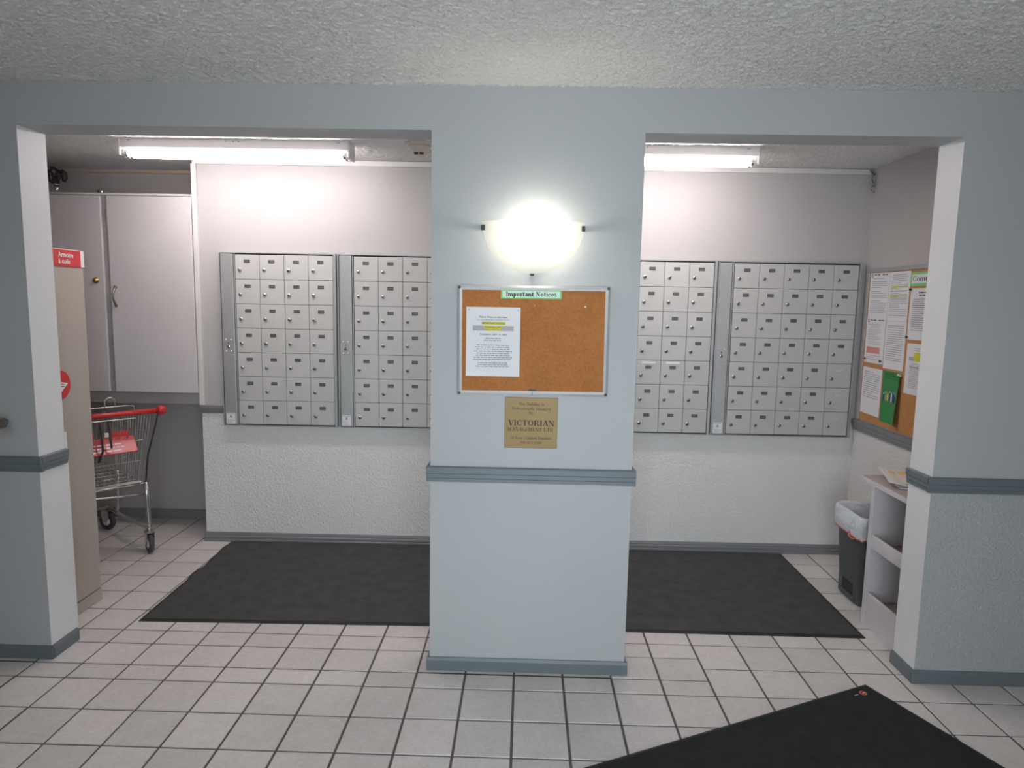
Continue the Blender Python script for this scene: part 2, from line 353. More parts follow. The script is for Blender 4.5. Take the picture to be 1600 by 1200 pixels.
GL = {  # serif letters: advance, strokes (v stem, l diagonal, a bowl, h bar, s serif, r block, d dot), cap height 10
 'I': (4.4, 'v1.3,0,10'), 'V': (9.6, 'l.9,10,4.1,0,1.9;l8.2,10,5.2,0,.7;s1.9,10,1.7;s8.4,10,1.4'),
 'C': (9.2, 'a4.9,5,4.1,5,42,318;r7.6,6.7,.6,2.5;r7.6,.8,.5,1.8'),
 'T': (9.2, 'v3.7,0,10,b;h.7,8.4,10;r.7,7.3,.6,2.2;r7.8,7.3,.6,2.2'), 'O': (10, 'a5,5,4.3,5,0,360'),
 'R': (9.8, 'v1.2,0,10;a4.6,7.5,3.2,2.5,-90,90;h2.9,4.6,10;h2.9,4.6,5.6;l4.1,5.2,7.3,0,1.8;s8.4,0,1.2'),
 'A': (9.8, 'l4.7,10,1.4,0,.7;l4.2,10,7.2,0,1.9;h2.6,6.9,3.7;s1.7,0,1.4;s8.1,0,1.6'),
 'N': (10.2, 'v1.4,0,10,,.7;l1.4,10,6.9,0,1.9;v7.9,0,10,t,.7'),
 'M': (12, 'v1.3,0,10,,.7;l1.3,10,4.9,0,1.8;l9.2,10,5.6,0,.7;v8.8,0,10'),
 'G': (10, 'a4.9,5,4.1,5,42,330;r7.6,6.7,.6,2.5;v6.8,.4,4.2,t'),
 'E': (8.6, 'v1.2,0,10;h1,7.4,10;h1,7.6,.6;h2.5,5.9,5.4;r6.9,7.2,.6,2.8;r7.1,0,.6,2.8;r5.5,3.9,.5,2.4'),
 'L': (8, 'v1.2,0,10;h1,7.4,.6;r6.9,0,.6,2.9'), 'D': (10, 'v1.2,0,10;a4.4,5,4.5,5,-90,90;h2,4.4,10;h2,4.4,.6'),
 'H': (10.4, 'v1.2,0,10;v7.3,0,10;h2,8,5.4'), 'P': (8.8, 'v1.2,0,10;a4.4,7.3,3.4,2.7,-90,90;h2.9,4.4,10;h2.9,4.4,5.2'),
 'B': (9.2, 'v1.2,0,10;a4.4,7.6,3,2.4,-90,90;a4.6,2.8,3.6,2.8,-90,90;h2,4.6,10;h2,4.6,5.6;h2,4.6,.6'),
 'i': (4, 'v1.2,0,6.8,tl;d2,8.8,1'), 'l': (4, 'v1.2,0,10,tl'),
 'm': (11.6, 'v1,0,6.8,tl;v4.9,0,4.5,b;v8.8,0,4.5,b;a4.4,4.3,2.1,2.5,0,150;a8.3,4.3,2.1,2.5,0,150'),
 'n': (7.9, 'v1,0,6.8,tl;v5.1,0,4.5,b;a4.5,4.3,2.2,2.5,0,150'), 'h': (7.9, 'v1,0,10,tl;v5.1,0,4.5,b;a4.5,4.3,2.2,2.5,0,150'),
 'u': (7.9, 'v.9,2.3,6.8,tl;v5,0,6.8,tl;a3.4,2.5,2.5,2.5,180,340'),
 'p': (7.9, 'v1,-3,6.8,tl;a4,3.4,3.2,3.4,-140,140'), 'b': (7.9, 'v1,0,10,tl;a4,3.4,3.2,3.4,-140,140'),
 'd': (7.9, 'v5.1,0,10,tl;a4,3.4,3.2,3.4,40,320'), 'o': (7.4, 'a3.7,3.4,3.2,3.4,0,360'),
 'c': (6.8, 'a3.8,3.4,3.2,3.4,45,315;d5.4,5.2,.9'), 'e': (7, 'a3.7,3.4,3.2,3.4,0,318;h1.5,6.8,3.7'),
 'r': (5.8, 'v1,0,6.8,tl;d4.7,5.9,1;h2.2,4.7,6.7'), 't': (5, 'v1.2,.8,9;h.2,4.2,6.8;a3.1,1.6,1.9,1.7,180,320'),
 'a': (7.2, 'v4.3,.5,4.8;a3.5,4.6,2.5,2.3,0,160;a3.2,1.9,2.6,2,60,330;d1.7,4.9,.8'),
 's': (6, 'a3,5.1,2.2,1.8,50,270;a3.1,1.8,2.4,1.9,-130,90;r4.7,4.6,.5,1.9;r.7,.3,.5,1.9'),
 'g': (7.4, 'a3.5,4.4,2.8,2.5,0,360;a3.6,-1,3.2,2,0,360;h5.2,7.2,6.5'), 'f': (5, 'v1.3,0,8.2,b;h.2,4,6.8;a3.2,8.1,2,2,60,180'),
 'y': (7.6, 'l.8,6.8,3.4,0,1.8;l6.6,6.8,2.6,-3,.7;s1.5,6.8,1.3;s6.7,6.8,1.1;d2.2,-2.4,.9'),
 '2': (6.6, 'a3.2,7.4,2.6,2.6,-20,180;l4.8,6.6,.8,.4,1.2;h.7,5.8,.8'), '4': (7, 'v4,0,10,b;l3.9,9.8,.5,3,.8;h.5,6.6,2.8'),
 '7': (6.6, 'h.8,6,9.8;l5,9.6,2,0,1.4;r.8,7.6,.6,2.2'), '8': (6.8, 'a3.4,7.6,2.4,2.4,0,360;a3.4,2.7,2.8,2.7,0,360'),
 '0': (6.8, 'a3.4,5,2.8,5,0,360'), '3': (6.6, 'a3,7.5,2.5,2.5,-90,160;a3,2.7,2.9,2.7,-160,90'),
 '9': (6.8, 'a3.4,6.8,2.7,3.2,0,360;a2.9,5,3.2,5,-100,40'), '.': (3.4, 'd1.6,.9,.9'), ':': (3.4, 'd1.6,.9,.9;d1.6,5.4,.9'), '-': (5, 'h.8,4,3.6'), ' ': (4.4, ''),
}
def serif(txt, wt=1.7, h=0.62):
    """flat polygons of a simple slab serif alphabet, cap height 1"""
    P = []; x0 = 0.0
    for ch in txt:
        adv, ops = GL.get(ch, GL[' '])
        for op in (q for q in ops.split(';') if q):
            k, a = op[0], op[1:].split(','); fl = ''
            if k == 'v':
                w = float(a[4]) if len(a) > 4 else wt
                fl = a[3] if len(a) > 3 else 'tb2'
                if fl == '': fl = 'tb2'
                x, y0, y1 = map(float, a[:3])
                P.append([(x0+x, y0), (x0+x+w, y0), (x0+x+w, y1), (x0+x, y1)])
                e = 0.85
                if 'b' in fl or fl == 'tl': P.append([(x0+x-e, y0), (x0+x+w+e, y0), (x0+x+w+e, y0+h), (x0+x-e, y0+h)])
                if fl == 'tl': P.append([(x0+x-e, y1-h), (x0+x+w, y1-h), (x0+x+w, y1), (x0+x-e, y1)])
                elif 't' in fl: P.append([(x0+x-e, y1-h), (x0+x+w+e, y1-h), (x0+x+w+e, y1), (x0+x-e, y1)])
                continue
            v = [float(q) for q in a]
            if k == 'l':
                w = v[4] if v[4] < 1 else v[4]*wt/1.7
                P.append([(x0+v[0], v[1]), (x0+v[2], v[3]), (x0+v[2]+w, v[3]), (x0+v[0]+w, v[1])])
            elif k == 'h': P.append([(x0+v[0], v[2]-h), (x0+v[1], v[2]-h), (x0+v[1], v[2]), (x0+v[0], v[2])])
            elif k == 'r': P.append([(x0+v[0], v[1]), (x0+v[0]+v[2], v[1]), (x0+v[0]+v[2], v[1]+v[3]), (x0+v[0], v[1]+v[3])])
            elif k == 's':
                yb = v[1] if v[1] < 1 else v[1]-h
                P.append([(x0+v[0]-v[2], yb), (x0+v[0]+v[2], yb), (x0+v[0]+v[2], yb+h), (x0+v[0]-v[2], yb+h)])
            elif k == 'd': P.append([(x0+v[0]+v[2]*math.cos(t*PI/4), v[1]+v[2]*math.sin(t*PI/4)) for t in range(8)])
            elif k == 'a':
                cx, cy, rx, ry, a0, a1 = v; n = max(4, int(abs(a1-a0)/22))
                for i in range(n):
                    t0 = math.radians(a0+(a1-a0)*i/n); t1 = math.radians(a0+(a1-a0)*(i+1)/n); q = []
                    for t, o in ((t0, 1), (t1, 1), (t1, 0), (t0, 0)):
                        q.append((x0+cx+(rx-(0 if o else wt))*math.cos(t), cy+(ry-(0 if o else h))*math.sin(t)))
                    P.append(q)
        x0 += adv
    return [[(x/10, y/10) for x, y in f] for f in P]
def fit(P, x0, x1, y0, cap, align='c'):
    """place unit-cap text: baseline y0, cap height cap, squeezed into x0..x1"""
    xs = [p[0] for f in P for p in f]; a, b = min(xs), max(xs)
    sx = (x1-x0)/(b-a)
    return [[(x0+(x-a)*sx, y0+y*cap) for x, y in f] for f in P]
def put(P, xc, y0, cap, align='c', sq=1.0):
    xs = [p[0] for f in P for p in f]; a, b = min(xs), max(xs); w = (b-a)*cap*sq
    o = xc-w/2 if align == 'c' else xc
    return [[(o+(x-a)*cap*sq, y0+y*cap) for x, y in f] for f in P]
def R4(x0, x1, y0, y1): return [[(x0, y0), (x1, y0), (x1, y1), (x0, y1)]]
def words(x0, x1, y, h, rng, center=False, dens=1.0):
    """one printed line too small to read, as word shapes"""
    out = []; ln = x1-x0; use = ln*rng.uniform(0.72, 1.0) if center else ln*rng.choice((1, 1, .97, .95, .6))
    x = x0 + (ln-use)/2 if center else x0
    end = x+use
    while x < end-h:
        w = min(h*rng.uniform(1.4, 5.5), end-x)
        out += R4(x, x+w, y, y+h*dens); x += w+h*0.75
    return out

# ------------------------------------------------------------------ setting
T = 0.208
ZC = 2.4287
YF, YB = 0.3536, 0.518            # the partition between lobby and mail room
XL0, XP0, XP1, XR1 = -0.363, 1.2975, 2.1388, 3.3746
ZS = 2.2555
XRW, XLW = 3.775, -1.62           # mail room side walls
LX0, LX1, LY = -2.2, 5.6, -3.0    # lobby
RB = 0.00957                      # the back wall is a touch off square
def back(x, off=0.0): return Vector((x+off*RB, 1.8305+0.00957*x-off, 0))

# floor with tiles
fb = MB(); fb.box(LX0-.2, LX1+.2, LY-.1, 2.5, -0.12, -0.003)
floor = struct('floor', fb, m_grout)
def tile_mesh(w, d):
    b = MB(); g = 0.0038; x, y = w/2-g, d/2-g; t = 0.0022
    lo = [(-x, -y, -.004), (x, -y, -.004), (x, y, -.004), (-x, y, -.004)]
    hi = [(-x+t, -y+t, 0), (x-t, -y+t, 0), (x-t, y-t, 0), (-x+t, y-t, 0)]
    b.face(hi)
    for i in range(4): b.face((lo[i], lo[(i+1) % 4], hi[(i+1) % 4], hi[i]))
    return b.mesh('tile', m_tile)
cache = {}
Cc = Vector((1.6842, -2.4025, 1.5901))
def proj(x, y, z=0):
    d = Vector((x, y, z))-Cc
    q = d.dot(Vector(_f))
    if q < 0.1: return None
    return 800+1055.48*d.dot(Vector(_r))/q, 600+1055.48*d.dot(Vector(_dn))/q
def in_view(x, y):
    p = proj(x, y)
    if p is None or not (-25 < p[0] < 1625 and p[1] < 1240): return False
    if y > YF:
        t = (YF-Cc.y)/(y-Cc.y); xc = Cc.x+(x-Cc.x)*t
        if not (XL0-.06 < xc < XP0+.05 or XP1-.05 < xc < XR1+.06): return False
    if -.12 < x < 3.28 and .80 < y < 1.75: return False
    return True
rest = []; n_t = 0
for i in range(-11, 27):
    x0 = i*T
    lines = [j*T for j in range(-27, 12)]
    if i < 12: lines = sorted(set(lines) - {2*T}) ; lines += [1.54*T, 2.40*T]; lines.sort()
    for ya, yb in zip(lines, lines[1:]):
        w, d = T, yb-ya; cx, cy = x0+T/2, (ya+yb)/2
        if in_view(cx, cy) and n_t < 300:
            k = round(d, 4)
            if k not in cache: cache[k] = tile_mesh(w, d)
            o = link('tile', cache[k], floor); o.location = (cx, cy, random.uniform(-.0004, .0004)); n_t += 1
        else: rest.append((cx, cy, w, d))
b = MB()
for cx, cy, w, d in rest:
    if not (LX0 < cx < LX1 and LY < cy < 2.3): continue
    g = .0042; b.face([(cx-w/2+g, cy-d/2+g, 0), (cx+w/2-g, cy-d/2+g, 0), (cx+w/2-g, cy+d/2-g, 0), (cx-w/2+g, cy+d/2-g, 0)])
o = b.build('tile_field', m_tile, floor, recalc=False); o['kind'] = 'stuff'

import numpy as np
def popcorn(areas, seed=4):
    """ceiling slab with sprayed plaster grains as real relief on its underside where the photo shows them"""
    rg = np.random.default_rng(seed); V = []; F = []; n0 = 0
    x0, x1, y0, y1, z0, z1 = LX0-.2, LX1+.2, LY-.1, 2.5, ZC+.001, ZC+.15
    V.append(np.array([(x, y, z) for x in (x0, x1) for y in (y0, y1) for z in (z0, z1)])); n0 = 8
    F.append(np.array([(0, 1, 3, 2), (4, 6, 7, 5), (0, 4, 5, 1), (2, 3, 7, 6), (0, 2, 6, 4), (1, 5, 7, 3)]))
    for xa, xb, ya, yb, st in areas:
        nx, ny = int((xb-xa)/st)+1, int((yb-ya)/st)+1
        X, Y = np.meshgrid(np.linspace(xa, xb, nx), np.linspace(ya, yb, ny), indexing='ij')
        h = rg.random((nx, ny))**1.6; h = .85*h+.15*(np.roll(h, 1, 0)+np.roll(h, 1, 1))*.5
        X = X+(rg.random((nx, ny))-.5)*st*.7; Y = Y+(rg.random((nx, ny))-.5)*st*.7
        X[0] = xa; X[-1] = xb; Y[:, 0] = ya; Y[:, -1] = yb
        V.append(np.stack([X, Y, ZC+.0005-.0085*h], -1).reshape(-1, 3))
        I = np.arange(nx*ny).reshape(nx, ny)+n0
        F.append(np.stack([I[:-1, :-1], I[:-1, 1:], I[1:, 1:], I[1:, :-1]], -1).reshape(-1, 4)); n0 += nx*ny
    V = np.concatenate(V); F = np.concatenate(F)
    me = bpy.data.meshes.new('ceiling'); me.vertices.add(len(V)); me.vertices.foreach_set('co', V.ravel().astype('f4'))
    me.loops.add(F.size); me.loops.foreach_set('vertex_index', F.ravel().astype('i4'))
    me.polygons.add(len(F)); me.polygons.foreach_set('loop_start', (np.arange(len(F))*4).astype('i4'))
    sm = np.ones(len(F), dtype=bool); sm[:6] = False; me.polygons.foreach_set('use_smooth', sm)
    me.update(calc_edges=True); me.validate(); me.materials.append(m_ceil)
    return link('ceiling', me)
popcorn([(-1.5, 4.9, -1.25, YF+.004, .0070), (XLW, XRW+.01, YB-.004, 2.26, .0095)])['kind'] = 'structure'

def wall(name, x0, x1, y0, y1, z0, z1, m):
    b = MB(); b.box(x0, x1, y0, y1, z0, z1); return struct(name, b, m)
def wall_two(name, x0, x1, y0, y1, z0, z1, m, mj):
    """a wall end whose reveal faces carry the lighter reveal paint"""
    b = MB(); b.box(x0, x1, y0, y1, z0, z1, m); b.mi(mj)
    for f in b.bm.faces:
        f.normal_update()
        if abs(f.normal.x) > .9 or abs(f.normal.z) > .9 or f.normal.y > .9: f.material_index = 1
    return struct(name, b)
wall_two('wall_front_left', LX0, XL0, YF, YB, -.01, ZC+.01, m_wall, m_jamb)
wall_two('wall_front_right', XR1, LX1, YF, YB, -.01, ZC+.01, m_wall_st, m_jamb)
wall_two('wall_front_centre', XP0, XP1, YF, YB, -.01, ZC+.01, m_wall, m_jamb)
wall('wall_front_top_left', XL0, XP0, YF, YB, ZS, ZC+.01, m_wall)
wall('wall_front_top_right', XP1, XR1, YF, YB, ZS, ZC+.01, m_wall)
# back wall of the mail room
XS = -0.375
b = MB(); p0, p1 = back(XS), back(XRW+.05)
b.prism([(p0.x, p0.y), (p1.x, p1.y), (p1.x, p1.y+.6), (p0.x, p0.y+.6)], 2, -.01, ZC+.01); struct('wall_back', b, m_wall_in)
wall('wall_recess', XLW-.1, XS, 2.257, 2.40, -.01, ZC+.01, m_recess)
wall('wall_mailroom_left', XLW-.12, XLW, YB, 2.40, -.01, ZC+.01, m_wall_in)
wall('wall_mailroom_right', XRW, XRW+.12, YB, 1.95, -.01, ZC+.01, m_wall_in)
wall('wall_lobby_left', LX0-.12, LX0, LY, YB, -.01, ZC+.01, m_wall)
wall('wall_lobby_right', LX1, LX1+.12, LY, YB, -.01, ZC+.01, m_wall)
b = MB(); b.box(LX0-.1, 1.2, LY-.12, LY-.02, -.01, ZC+.01); b.box(2.8, LX1+.1, LY-.12, LY-.02, -.01, ZC+.01); b.box(1.2, 2.8, LY-.12, LY-.02, 2.15, ZC+.01)
struct('wall_lobby_rear', b, m_wall)
# thicker plaster on the back of the left wall end
wall('trim_1', XL0-.5, XL0+.001, YB, YB+.014, 0, .975, m_jamb)

def rail_prof(y, t=.016, z0=.837, z1=.902, s=-1):
    h = z1-z0
    return [(y, z0), (y+s*t*.55, z0), (y+s*t*.55, z0+h*.22), (y+s*t*.75, z0+h*.28), (y+s*t*.75, z0+h*.52), (y+s*t, z0+h*.58), (y+s*t, z1-.004), (y+s*t*.8, z1), (y, z1)]
def base_prof(y, t=.012, z1=.058, s=-1):
    return [(y, 0), (y+s*t, 0), (y+s*t, z1-.012), (y+s*t*.5, z1), (y, z1)]
def wrap(name, x0, x1, left, right, prof, m, t):
    """moulding along a front face with returns on the opening sides"""
    b = MB(); b.prism(prof(YF), 0, x0-(t if left else 0), x1+(t if right else 0))
    for on, x, s in ((left, x0, -1), (right, x1, 1)):
        if on: b.prism([(u, v) for u, v in prof(x, s=s)], 1, YF-.004, YB+.002)
    return struct(name, b, m)
wrap('trim_2', LX0, XL0, False, True, lambda y, s=-1: rail_prof(y, s=s), m_rail, .016)
wrap('trim_3', XP0, XP1, True, True, lambda y, s=-1: rail_prof(y, s=s), m_rail, .016)
wrap('trim_4', XR1, LX1, True, False, lambda y, s=-1: rail_prof(y, s=s), m_rail, .016)
wrap('baseboard_front_left', LX0, XL0, False, True, lambda y, s=-1: base_prof(y, s=s), m_rail, .012)
wrap('baseboard_front_centre', XP0, XP1, True, True, lambda y, s=-1: base_prof(y, s=s), m_rail, .012)
wrap('baseboard_front_right', XR1, LX1, True, False, lambda y, s=-1: base_prof(y, s=s), m_rail, .012)
def on_back(name, x0, x1, prof, m, kind='structure'):
    b = MB(); b.prism(prof, 0, x0, x1); o = b.build(name, m)
    p = back(0); o.location = (p.x, p.y, 0); o.rotation_euler = (0, 0, RB)
    if kind: o['kind'] = kind
    return o
on_back('baseboard_back', XS-.008, XRW-.005, [(0, 0), (-.018, 0), (-.018, .016), (-.013, .02), (-.016, .024), (-.016, .036), (-.010, .041), (-.012, .045), (-.008, .062), (0, .062)], m_rail_in)
on_back('trim_5', XS-.002, -.232, [(y+0, z) for y, z in rail_prof(0, .018, .847, .90)], m_rail_in)
on_back('trim_6', XS, XRW-.02, [(0, 2.391), (-.016, 2.391), (-.016, 2.421), (0, 2.421)], m_trim_w)
b = MB(); b.box(-.383, -.352, 1.808, 1.835, .90, 2.392, bev=.002); struct('trim_7', b, m_trim_w)
b = MB(); b.box(XLW, XS, 2.236, 2.257, 2.404, ZC, bev=.003); struct('trim_8', b, m_trim_b)
b = MB(); b.prism(base_prof(2.257, .014, .068), 0, XLW, XS); struct('baseboard_recess', b, m_rail_in)
b = MB(); b.prism(rail_prof(XRW, .018, .83, .895), 1, YB, 1.86); struct('trim_9', b, m_rail_in)

# ------------------------------------------------------------------ mail box banks on the back wall
def lathe_mesh(prof, m, axis='y', n=12):
    b = MB(); b.lathe(prof, (0, 0, 0), axis, m, n); return b
DW = .152; DH = .152
b = MB(); b.box(.0012, DW-.0012, -.004, .010, .0012, DH-.0012, m_box, bev=.0015); door_me = b.mesh('door')
b = MB(); b.lathe([(.0118, .004), (.0118, -.004), (.0095, -.0075), (.0001, -.0078)], (0, 0, 0), 'y', m_chrome, 14)
b.lathe([(.0072, -.0074), (.0068, -.0092), (.0001, -.0092)], (0, 0, 0), 'y', m_cyl, 12); b.box(-.0012, .0012, -.0098, -.0088, -.005, .005, m_slot); lock_me = b.mesh('lock')
b = MB(); b.lathe([(.0058, .002), (.0058, -.002), (.0025, -.0045), (.0001, -.0048)], (0, 0, 0), 'y', m_alu_b, 10); screw_me = b.mesh('screw')
digits = {c: bfont(c, .02) for c in '0123456789'}
plates = {}
def plate_mesh(num):
    if num in plates: return plates[num]
    b = MB()
    if num is None: b.box(-.019, .019, -.0025, .001, -.010, .010, m_plate_l, bev=.0008)
    else:
        b.box(-.019, .019, -.0025, .001, -.010, .010, m_plate, bev=.0008)
        for i, c in enumerate(num): b.polys(put(digits[c], -.0105+i*.0105, -.0055, .011), lambda x, y: (x, -.0028, y), m_digit)
    plates[num] = b.mesh('number_plate', recalc=False); return plates[num]
def bank(label, x0, cols, first, group, pale=(), taped=(), z0=.7735, z1=1.862):
    sw = .088
    W = sw + .012 + cols*DW + .018
    t = thing('mailbox_bank', label, 'mailbox', back(x0), RB, group)
    h = z1-z0; zd = z0+.0115
    b = MB(); b.box(.002, W-.002, -.014, -.0005, z0+.002, z1-.002, m_slot); b.build('back_pan', None, t)
    b = MB(); f = .006
    b.box(0, W, -.034, 0, z0, z0+f, m_alu); b.box(0, W, -.034, 0, z1-f, z1, m_alu)
    b.box(0, f, -.034, 0, z0+f, z1-f, m_alu); b.box(W-.016, W, -.034, 0, z0+f, z1-f, m_alu)
    b.build('frame', None, t)
    b = MB(); b.box(.0085, sw-.002, -.030, -.012, z0+.009, z1-.009, m_alu, bev=.003, seg=2); strip = b.build('master_lock_strip', None, t)
    zc = 1.283; xc = .045
    for dx in (-.015, .015):
        for dz in (-.036, .036): link('screw', screw_me, strip).location = (xc+dx, -.030, zc+dz)
    b = MB(); b.lathe([(.009, .002), (.009, -.004), (.0001, -.005)], (xc, -.030, zc-.008), 'y', m_chrome, 12); b.box(xc-.0025, xc+.0025, -.0362, -.030, zc-.014, zc+.004, m_slot)
    b.lathe([(.004, 0), (.004, -.002), (.0001, -.003)], (xc, -.030, zc+.016), 'y', m_slot, 8); b.build('lock', None, strip)
    b = MB(); b.box(.018, .073, -.0308, -.0298, z0+.012, z0+.082, m_paper)
    g = random.Random(3)
    def fl(x, y): return (x, -.0312, y)
    b.polys([[(.036, z0+.052), (.055, z0+.052), (.050, z0+.066), (.045, z0+.070), (.040, z0+.062)]], fl, m_ink_g)
    for k in range(4): b.polys(words(.023, .068, z0+.017+k*.007, .003, g), fl, m_ink_lg)
    b.polys(words(.023, .068, z0+.074, .004, g), fl, m_ink_lg)
    b.build('sticker', None, strip)
    b = MB(); b.box(sw+.001, sw+.009, -.027, -.012, z0+.008, z1-.008, m_alu, bev=.002); b.build('hinge_channel', None, t)
    for c in range(cols):
        for r in range(7):
            d = link('door', door_me, t); d.location = (sw+.012+c*DW, -.026, zd+(6-r)*DH)
            lk = link('lock', lock_me, d); lk.location = (.030, -.004, .058); lk.rotation_euler = (0, random.uniform(-.5, .5), 0)
            n = first + c*7 + r
            num = None if (c, r) in pale else str(n)
            pl = link('number_plate', plate_mesh(num), d); pl.location = (.075, -.004, .110)
            if num is None: tag(pl, 'blank pale number plate')
            if (c, r) in taped:
                b = MB(); b.box(.035, .118, -.0052, -.0038, .132, .145, m_paper); tp = b.build('name_strip', None, d); tag(tp, 'white paper name strip')
    return t, W
GRP = 'mailbox banks on the back wall'
bank('grey bank of small mailboxes, leftmost one, nearest the wall cupboard', -.223, 4, 101, GRP)
bank('grey bank of small mailboxes cut off by the left edge of the centre pillar', .514, 4, 129, GRP)
bank('grey bank of small mailboxes with two white strips, just right of the pillar', 1.977, 5, 201, GRP, taped=((2, 4), (3, 4)))
bank('grey bank of small mailboxes with three blank plates, beside the papered notice board', 2.862, 5, 236, GRP, pale=((4, 4), (4, 5), (4, 6)))

# ------------------------------------------------------------------ wall cupboard in the recess
t = thing('wall_cupboard', 'pale two-door wall cupboard hung in the recess above the shopping cart', 'cupboard', (0, 0, 0))
b = MB(); b.box(XLW+.002, -.386, 1.826, 2.255, .972, 2.195); b.build('body', m_cup_shade, t)
b = MB(); b.box(XLW+.002, -.386, 1.838, 1.875, .898, .970, bev=.002); b.build('bottom_rail', m_cup_shade, t)
b = MB(); b.box(XLW+.002, -.384, 1.820, 2.255, 2.196, 2.210, bev=.002); b.build('top_board', m_cup, t)
b = MB(); b.box(-1.52, -.953, 1.808, 1.8255, .975, 2.192, bev=.003); d1 = b.build('door', m_cup, t)
b = MB(); b.box(-.915, -.388, 1.808, 1.8255, .975, 2.192, bev=.003); d2 = b.build('door', m_cup, t)
b = MB(); b.lathe([(.020, 0), (.020, -.004), (.012, -.007), (.011, -.016), (.0001, -.018)], (-1.004, 1.808, 1.674), 'y', m_brass_k, 20); b.box(-1.006, -1.002, 1.7895, 1.792, 1.668, 1.680, m_slot); b.build('lock', None, d1)
b = MB(); pts = [(-.883+.012*math.sin(PI*k/10)*0, 1.806-.030*math.sin(PI*k/10), 1.520+.115*k/10) for k in range(11)]
b.tube(pts, [.005+.002*abs(math.cos(PI*k/10)) for k in range(11)], m_aged, 8)
for z in (1.520, 1.635): b.lathe([(.010, 0), (.010, -.004), (.0001, -.006)], (-.883, 1.808, z), 'y', m_aged, 12)
b.build('handle', None, d2)
b = MB()
for z in (1.08, 1.30, 2.08): b.box(-.9185, -.9145, 1.802, 1.820, z-.03, z+.03)
b.build('hinge', m_chrome, d2)
b = MB(); b.box(-.985, -.940, 1.815, 1.835, 2.2105, 2.222, m_chrome, bev=.002); b.box(-.968, -.957, 1.812, 1.838, 2.2105, 2.224, m_slot); b.build('latch', None, t)

# dark pipe fitting on a metal stub above the cupboard
t = thing('pipe_valve', 'dark lobed valve wheel on a short metal pipe above the wall cupboard', 'valve', (-1.315, 1.95, 2.210))
b = MB(); b.tube([(0, 0, 0), (0, 0, .075)], .014, m_chrome, 12); b.tube([(0, 0, .055), (0, 0, .075)], .018, m_chrome, 12); b.build('pipe', None, t)
b = MB(); pts = []
for k in range(18):
    a = 2*PI*k/18; q = 1+.16*math.sin(5*a); pts.append((.040*q*math.cos(a)-.012, .004*math.sin(3*a), .122+.042*q*math.sin(a)))
b.tube(pts, [.010+.004*math.sin(3*k) for k in range(18)], m_dark, 8, closed=True)
for a in (.6, 2.3, 4.4): b.tube([(-.012, 0, .122), (-.012+.04*math.cos(a), 0, .122+.04*math.sin(a))], .006, m_dark, 6)
b.lathe([(.0001, -.014), (.012, -.012), (.012, .012), (.0001, .014)], (-.012, 0, .122), 'y', m_dark, 12); b.tube([(0, 0, .07), (-.006, 0, .115)], .012, m_dark, 8)
b.build('handwheel', None, t)
b = MB(); b.tube([(.034, 0, .150), (.050, .004, .135), (.052, .006, .105), (.044, .004, .082)], [.014, .020, .018, .010], m_dark, 10); b.build('lever', None, t)

# ------------------------------------------------------------------ parcel locker
LXF = -.510
t = thing('parcel_locker', 'tall beige metal parcel locker with red sign behind the left wall end', 'locker', (0, 0, 0))
b = MB(); b.box(-1.00, LXF-.004, .545, .945, .063, 1.800, m_lock, bev=.004); b.build('body', None, t)
b = MB(); b.box(-.995, LXF-.001, .548, .947, 0, .060, m_lock, bev=.003); b.build('plinth', None, t)
b = MB(); b.box(LXF-.006, LXF, .556, .938, .068, 1.712, m_lock, bev=.002); b.build('door', None, t)
b = MB(); b.box(LXF-.006, LXF+.004, .548, .918, 1.717, 1.796, m_redsign, bev=.001); b.box(LXF-.006, LXF+.003, .918, .944, 1.717, 1.796, m_wht, bev=.001); sg = b.build('sign', None, t)
b = MB(); mp = lambda x, y: (LXF+.0046, x, y)
b.polys(fit(bfont('Armoire', .025), .757, .863, 1.761, .023), mp, m_wht); b.polys(fit(bfont('à colis', .025), .757, .838, 1.731, .023), mp, m_wht); b.build('lettering', None, sg, recalc=False)
b = MB(); cy, cz, rr = .724, 1.158, .069
b.polys([[(cy+rr*math.cos(2*PI*k/40), cz+rr*math.sin(2*PI*k/40)) for k in range(40)]], lambda x, y: (LXF+.0008, x, y), m_redsign)
b.polys([[(cy-.058, cz+.028), (cy+.052, cz+.004), (cy-.012, cz-.044), (cy-.030, cz-.02)]], lambda x, y: (LXF+.0012, x, y), m_wht)
for dz in (.006, -.004): b.polys([[(cy-.05, cz+dz+.004), (cy+.024, cz+dz-.002), (cy+.024, cz+dz-.005), (cy-.05, cz+dz+.001)]], lambda x, y: (LXF+.0016, x, y), m_ink)
b.build('emblem', None, t, recalc=False)

